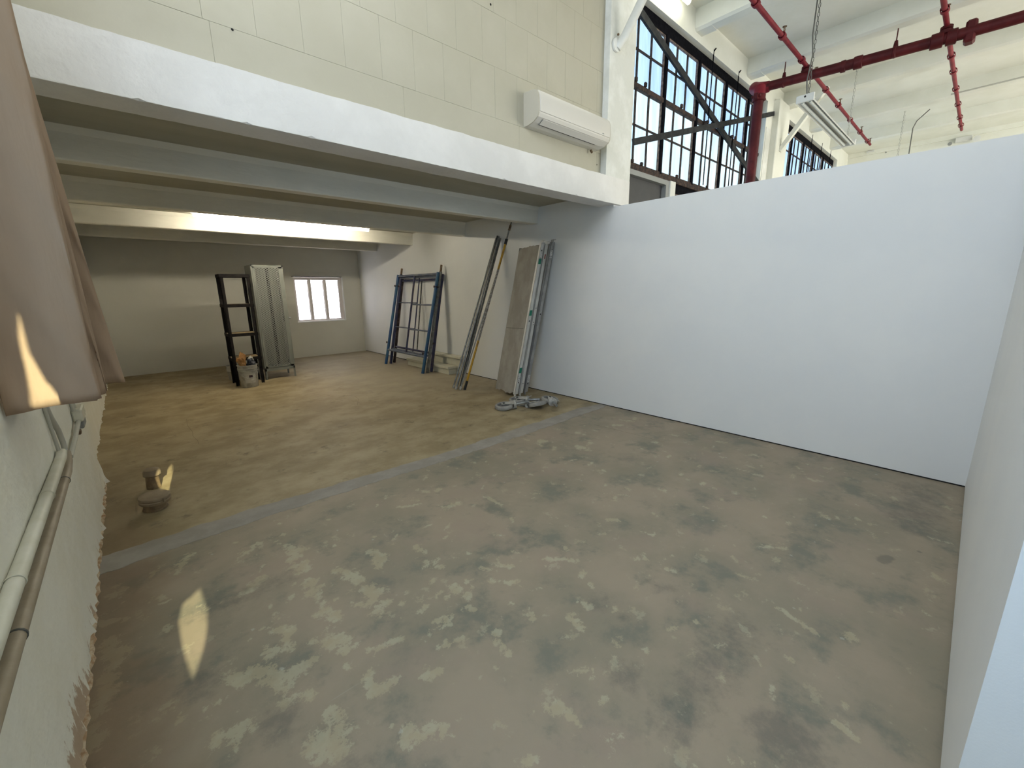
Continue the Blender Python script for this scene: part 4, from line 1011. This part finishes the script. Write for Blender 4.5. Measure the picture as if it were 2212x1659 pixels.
def curved_label(name, cx, cy, r, a0, a1, z0, z1, m_, par, n=14):
    mb = MB()
    for i in range(n+1):
        a = math.radians(a0+(a1-a0)*i/n)
        for z in (z0, z1): mb.v.append((cx+(r+ (z-.1)*.055)*math.cos(a), cy+(r+(z-.1)*.055)*math.sin(a), z))
        for z in (z0, z1): mb.v.append((cx+(r+.001+(z-.1)*.055)*math.cos(a), cy+(r+.001+(z-.1)*.055)*math.sin(a), z))
    for i in range(n):
        a = i*4; mb.f += [(a+2,a+6,a+7,a+3),(a,a+1,a+5,a+4),(a+1,a+3,a+7,a+5),(a,a+4,a+6,a+2)]
    mb.f += [(0,2,3,1),(n*4,n*4+1,n*4+3,n*4+2)]
    return obj(name, mb, m_, par)
lb = curved_label('label', 1.335, 7.90, .1275, 235, 305, .075, .225, M['bucket_white'], bt)
curved_label('printed_mark', 1.335, 7.90, .1292, 262, 284, .165, .205, M['mark_dark'], lb, 6)
curved_label('printed_mark', 1.335, 7.90, .1292, 272, 292, .115, .165, M['rag_white'], lb, 6)
def crumple(cx, cy, cz, rx, ry, rz, seed, nu=18, nv=12):
    rnd = random.Random(seed); ph = [rnd.uniform(0,6.28) for _ in range(8)]; mb = MB()
    for j in range(nv+1):
        th = math.pi*j/nv
        for i in range(nu):
            a = 2*math.pi*i/nu
            k = 1+.22*math.sin(3*a+ph[0]+th*2)+.16*math.sin(5*th+ph[1]+a)+.14*math.sin(7*a-3*th+ph[2])+rnd.uniform(-.09,.09)
            mb.v.append((cx+rx*k*math.sin(th)*math.cos(a), cy+ry*k*math.sin(th)*math.sin(a), cz+rz*k*math.cos(th)))
    for j in range(nv):
        for i in range(nu):
            i2 = (i+1) % nu; mb.f.append((j*nu+i, j*nu+i2, (j+1)*nu+i2, (j+1)*nu+i))
    return mb
o = obj('paper_bag', crumple(1.278,7.91,.435,.058,.055,.105,3), M['paper_brown']); tag(o, 'crumpled orange-brown paper bag stuffed in the dirty grey bucket', 'paper bag')
o = obj('rag', crumple(1.392,7.87,.385,.058,.055,.060,7), M['rag_dark']); tag(o, 'dark blue rag bundled in the dirty grey bucket', 'rag')
o = obj('rag', crumple(1.41,7.955,.445,.035,.03,.035,11), M['rag_white']); tag(o, 'small white rag behind the dark rag in the grey bucket', 'rag')
bt = bucket('white plastic bucket behind the black shelf unit', 1.30, 8.74, M['bucket_white'], .145, .26)

# ---------------- scaffold frames ----------------
def frame_pt(xb, xt, ht, s):   # point on the leaning plane at slant height s
    d = Vector((xt-xb, 0, ht)); return (xb + d.x*s, d.z*s)
def scaffold(label, xb, xt, ht, y0, y1, mats, style):
    # y0 = far leg (left in the picture), y1 = near leg
    t = thing('scaffold', label, 'scaffold', (xb,(y0+y1)/2,0), 'steel scaffold frames leaning on the right wall')
    P = lambda y, s: (xb+(xt-xb)*s, y, ht*s)
    mL, mR, mT, mC = mats
    r = .029
    obj('leg', MB().tube([P(y0,0),P(y0-.02,1)], r, 14), mL, t, True)
    obj('leg', MB().tube([P(y1,0),P(y1-.04,1)], r, 14), mR, t, True)
    ya, yb = y0-.02, y1-.04
    top = style['top']
    a, b = P(ya,top), P(yb,top)
    obj('top_rail', MB().tube([a,b], .021, 12), mT, t, True)
    lo = style['low']
    lr = obj('lower_rail', MB().tube([P(y0,lo),P(y1,lo)], .022, 12), mT, t, True)
    ym = (y0+y1)/2 + style['mid']
    for dy_ in style['posts']:
        obj('centre_post', MB().tube([P(ym+dy_-.06,lo),P(ym+dy_+.02,top)], style.get('pr',.012), 12), mC, t, True)
    for s in style['rungs']:
        if style['side'] == 'near': obj('rung', MB().tube([P(ym+style['posts'][-1]-.05,s),P(y1-.02,s)], .015, 10), mT, t, True)
        else: obj('rung', MB().tube([P(y0-.01,s),P(ym,s)], .012, 10), mT, t, True)
    for (y, s) in style['studs']:
        q = P(y, s)
        mb = MB().tube([(q[0]-.02,q[1],q[2]),(q[0]-.055,q[1],q[2])], .008, 8).cbox((q[0]-.065,q[1]-.012,q[2]-.020),(q[0]-.052,q[1]+.012,q[2]+.020), .003)
        obj('lock_stud', mb, M['rusty_dark'], t)
    if style.get('pins'):
        for y in (ya, yb):
            a = Vector(P(y,.985)); dvec = Vector((xt-xb,0,ht)).normalized()
            obj('coupling_pin', MB().tube([a, a+dvec*.15], .020, 12), M['rust_tip'], t, True)
    return t, P
sA, PA = scaffold('bright blue scaffold frame, outermost of the leaning set', 3.915, 4.335, 1.83, 8.28, 6.78, (M['blue'],M['blue'],M['blue_grey'],M['blue_dark']),
    dict(top=.985, low=.165, mid=.0, posts=(.03,), pr=.018, rungs=(.42,.68), side='near', studs=((8.24,.88),(6.72,.86),(8.27,.25),(6.79,.20))))
q0 = PA(8.27,.60); q1 = PA(8.265,.74)
obj('paint_splash', MB().tube([q0,q1], .0252, 14), M['splash'], sA, True)
q0 = PA(8.28,.055); q1 = PA(8.28,.085)
obj('paint_splash', MB().tube([q0,q1], .0252, 14), M['splash'], sA, True)
sB, PB = scaffold('dark blue scaffold frame with brown pins, middle of the leaning set', 4.010, 4.385, 1.84, 8.25, 6.775, (M['blue_dark'],M['grey_tube'],M['blue_grey'],M['blue_dark']),
    dict(top=.96, low=.17, mid=-.06, posts=(.0,), rungs=(.42,.69), side='far', studs=((8.20,.87),(6.70,.85)), pins=True))
sC, PC = scaffold('dark scaffold frame with blue near leg, innermost against the wall', 4.115, 4.445, 1.80, 8.30, 6.81, (M['rusty_leg'],M['blue_dark'],M['blue_dark'],M['galv_dark']),
    dict(top=.95, low=.19, mid=-.12, posts=(.03,), rungs=(), side='far', studs=((8.25,.5),(6.76,.3))))

# ---------------- white steps ----------------
t = thing('step_box', 'cream painted two-tier wooden step box against the right wall', 'steps', (4.3,7.1,0))
obj('lower_riser', MB().box((4.195,6.33,0),(4.475,7.84,.095)), M['step'], t)
obj('lower_tread', MB().cbox((4.172,6.31,.098),(4.475,7.86,.145), .006), M['step'], t)
obj('upper_riser', MB().box((4.375,6.20,.148),(4.475,7.20,.275)).box((4.375,6.20,0),(4.475,6.305,.148)), M['step'], t)
obj('upper_tread', MB().cbox((4.345,6.18,.278),(4.476,7.22,.322), .006), M['step'], t)

# ---------------- poles ----------------
def pole(label, b, tp, r, m_, group='steel tubes leaning in a bundle on the right wall', close=None):
    t = thing('steel_tube', label, 'tube', b, group)
    obj('tube', MB().tube([b, tp], r, 12), m_, t, True)
    e = Vector(b); d_ = (Vector(tp)-e).normalized()
    obj('end_collar', MB().tube([e+d_*.004, e+d_*.05], r*1.25, 12), M['steel'], t, True)
    return t
pole('grey steel tube leaning at the left edge of the bundle', (3.640,5.39,.0), (4.43,5.20,2.285), .013, M['galv'])
pole('darker steel tube, second from left in the bundle', (3.665,5.34,.0), (4.435,5.165,2.31), .017, M['galv_dark'])
pole('shiny steel tube in the middle of the leaning bundle', (3.605,5.27,.0), (4.43,5.13,2.30), .015, M['galv'])
pole('dark steel tube in the leaning bundle next to the yellow pole', (3.66,5.235,.0), (4.44,5.115,2.275), .015, M['galv_dark'])
pole('thin steel tube standing a little apart from the bundle top', (3.64,5.20,.0), (4.45,4.955,2.255), .011, M['galv'])
mb = MB().bar((4.395,5.19,2.24),(4.45,5.145,2.33), .03, .05)
o = obj('angle_bar', MB().bar((3.70,5.30,.0),(4.42,5.155,2.315), .028, .004, (1,0,0)).bar((3.70,5.30,.0),(4.42,5.155,2.315), .004, .028, (1,0,0)), M['galv_dark'])
tag(o, 'dark steel angle bar standing behind the leaning tube bundle', 'angle bar')
# yellow extension pole
t = thing('extension_pole', 'long yellow telescopic painter pole leaning beside the steel tubes', 'pole', (3.69,5.155,0))
A = Vector((3.69,5.155,.0)); B = Vector((4.455,4.865,2.50)); dd = B-A
def seg(a, b, r, m_, nm): obj(nm, MB().tube([A+dd*a, A+dd*b], r, 14), m_, t, True)
seg(.0,.055,.019,M['black_plastic'],'grip'); seg(.055,.16,.016,M['yellow'],'outer_tube'); seg(.16,.30,.0155,M['yellow'],'outer_tube')
seg(.30,.72,.0158,M['pole_worn'],'paint_specked_tube'); seg(.72,.87,.0155,M['yellow'],'outer_tube'); seg(.865,.895,.022,M['black_plastic'],'lock_collar')
seg(.895,.955,.011,M['galv'],'inner_tube'); seg(.945,.975,.017,M['rust_tip'],'lock_collar'); seg(.975,1.0,.009,M['galv_dark'],'threaded_tip')

# ---------------- planks ----------------
def plank(label, xb, xt, yb, yt, zt, w, th, first, ral):
    t = thing('scaffold_plank', label, 'plank', (xb,yb,0), 'aluminium and plywood planks leaning on the right wall')
    # corners: bottom near (xb,yb), top near (xt,yt); width goes to +y ; thickness to +x
    bz = .055
    def Q(u, s, k):   # u across 0..1, s along 0..1, k thickness 0..1
        return (xb+(xt-xb)*s+th*k, yb+(yt-yb)*s+w*u, bz+(zt-bz)*s - (0.01*u))
    def slab(u0,u1,s0,s1,k0,k1):
        mb = MB(); vs = [Q(u,s,k) for k in (k0,k1) for s in (s0,s1) for u in (u0,u1)]
        return mb.add(vs, [(0,1,3,2),(4,6,7,5),(0,4,5,1),(2,3,7,6),(0,2,6,4),(1,5,7,3)])
    # plywood deck with slightly ragged ends
    rnd = random.Random(int(xb*1000)); mb = MB(); n_ = 14
    for k in (0.04, .22):
        for end in (0, 1):
            for i in range(n_+1):
                u = .09+.91*i/n_ - .0; j_ = rnd.uniform(-.004,.006)
                if end == 1 and i == n_: j_ += -.03
                if end == 1 and 9 <= i <= 12: j_ -= .006
                if end == 0 and 2 <= i <= 6: j_ -= .010
                s = (0.012 if end == 0 else .985) + j_
                mb.v.append(Q(u, s, k))
    m1 = n_+1
    for k in (0,1):
        b0 = k*2*m1
        for i in range(n_): mb.f.append((b0+i, b0+i+1, b0+m1+i+1, b0+m1+i))
    for e in (0,1):
        for i in range(n_): mb.f.append((e*m1+i, e*m1+i+1, 2*m1+e*m1+i+1, 2*m1+e*m1+i))
    for i in (0, n_): mb.f.append((i, m1+i, 3*m1+i, 2*m1+i))
    dk = obj('deck', mb, M['plywood'], t)
    # side rails: channel, one each side
    r1 = slab(-.005,.075,0,1,.0,.10)
    for s_ in (slab(-.005,.012,0,1,0,1), slab(-.005,.06,0,1,.92,1.0)): r1.add(s_.v, s_.f)
    r1 = obj('side_rail', r1, ral, t)
    r2 = slab(.99,1.0,.01,.985,0.02,1); obj('side_rail', r2, M['alu_dark'], t)
    for s in (.02,.35,.65,.97): obj('cross_bar', slab(.02,.98,s,s+.012,.3,.9), M['alu_dark'], t)
    # seam halfway across the deck
    obj('deck_joint', slab(.14,.97,.445,.447,.025,.045), M['hole'], t)
    # hooks at both ends
    for s in (0, 1):
        q = Vector(Q(.02, s, .5)); sg = 1 if s else -1
        if s:
            obj('hook', MB().bar(q+Vector((-.012,.0,-.02)), q+Vector((.0,.004,.035)), .004, .05, (0,1,0)).bar(q+Vector((.0,.0,.03)), q+Vector((.02,-.035,.032)), .03, .006), ral, t)
        else:
            obj('hook', MB().bar(q+Vector((-.01,.01,.02)), q+Vector((-.01,.01,-.035)), .012, .03, (0,1,0)), ral, t)
    # marks: stickers, holes
    def mark(s0, s1, mm, nm, u0=-.0055, k0=.12, k1=.88):
        obj(nm, slab(u0-.003, u0, s0, s1, k0, k1), mm, t)
    return t, Q, mark
p1, Q1, mk = plank('dusty plywood and aluminium plank with green tape, outermost of three', 3.885, 4.275, 4.225, 4.085, 2.115, .425, .062, True, M['alu'])
for s in (.145,.53,.865-.0): mk(s, s+.036, M['green_tape'], 'green_tape')
for s0 in (.085,.895): mk(s0, s0+.045, M['label_white'], 'sticker')
for s0 in (.075,.49,.945): mk(s0, s0+.010, M['hole'], 'rivet_hole', k0=.4, k1=.65)
p2, Q2, mk = plank('grey aluminium plank without tape, middle of the three leaning planks', 3.975, 4.345, 4.215, 4.075, 2.10, .425, .058, False, M['alu'])
mk(.905,.935, M['red_label'], 'red_label', k0=.35, k1=.7)
for s0 in (.065,.47,.485,.58): mk(s0, s0+.006, M['hole'], 'rivet_hole', k0=.4, k1=.6)
p3, Q3, mk = plank('grey aluminium plank, innermost of the three against the wall', 4.075, 4.408, 4.22, 4.02, 2.125, .425, .062, False, M['alu_dark'])
for s0 in (.07,.90): mk(s0, s0+.05, M['label_white'], 'sticker')
for s0 in (.055,.53,.945): mk(s0, s0+.010, M['hole'], 'rivet_hole', k0=.4, k1=.65)

# ---------------- casters ----------------
def make_caster(label):
    t = thing('caster_wheel', label, 'caster', (0,0,0), 'scaffold casters lying on the floor by the planks')
    # wheel lying flat, axis vertical, centre at origin, z 0.. .05
    obj('tire', MB().lathe([(.078,.002),(.100,.006),(.106,.016),(.106,.036),(.100,.046),(.078,.050),(.078,.002)], n=36), M['rubber'], t, True)
    obj('wheel_hub', MB().lathe([(0,.010),(.03,.006),(.03,.012),(.078,.016),(.078,.036),(.03,.040),(.03,.046),(0,.046)], n=30), M['rubber_dark'], t, True)
    # fork: two plates from hub to swivel head
    mb = MB()
    for z in (.0535, -.0015+.0): 
        z_ = z if z > 0 else .0
    top = [(-.028,-.022),(-.028,.022),(.02,.030),(.085,.050),(.125,.045),(.125,-.045),(.085,-.050),(.02,-.030)]
    mb.prism(top, 'z', .053, .058)
    obj('fork_plate', mb, M['steel'], t)
    obj('fork_plate', MB().prism([(x,y) for x,y in top if x > 0], 'z', .0005, .0018).box((.112,-.045,.001),(.118,.045,.057)), M['steel'], t)
    obj('swivel_head', MB().lathe([(0,0),(.045,.0),(.052,.008),(.052,.020),(.040,.026),(0,.026)], (.118,0,.030), (1,0,.12), 22), M['steel'], t, True)
    obj('stem', MB().lathe([(.017,0),(.017,.14),(.013,.145),(0,.145)], (.143,0,.033), (1,0,.06), 16), M['galv'], t, True)
    obj('axle_bolt', MB().lathe([(0,0),(.014,0),(.014,.010),(0,.010)], (0,0,.058), (0,0,1), 6), M['galv_dark'], t)
    obj('brake_lever', MB().bar((.09,.052,.045),(.16,.070,.060), .022, .004), M['steel'], t)
    return t
def copy_tree(src, label):
    r = src.copy(); COL.objects.link(r); r['label'] = label
    for ch in list(src.children):
        c = ch.copy(); COL.objects.link(c); c.parent = r
        for g in list(ch.children):
            d_ = g.copy(); COL.objects.link(d_); d_.parent = c
    return r
c1 = make_caster('grey caster lying flat on the floor, leftmost and nearest')
c2 = copy_tree(c1, 'caster lying tilted towards the picture front, second from the right')
c3 = copy_tree(c1, 'rightmost caster on the floor with its stem pointing at the viewer')
c4 = copy_tree(c1, 'caster half hidden behind the others under the leaning planks')
for c_ in (c1, c2, c3, c4): c_.scale = (1.12,)*3
c1.location = (3.42,3.92,.012); c1.rotation_euler = (math.radians(5),math.radians(-5),math.radians(-38))
c2.location = (3.755,3.64,.030); c2.rotation_euler = (math.radians(6),math.radians(15),math.radians(112))
c3.location = (4.06,3.72,.016); c3.rotation_euler = (math.radians(-7),math.radians(3),math.radians(-122))
c4.location = (3.75,4.02,.010); c4.rotation_euler = (math.radians(5),math.radians(-3),math.radians(-62))
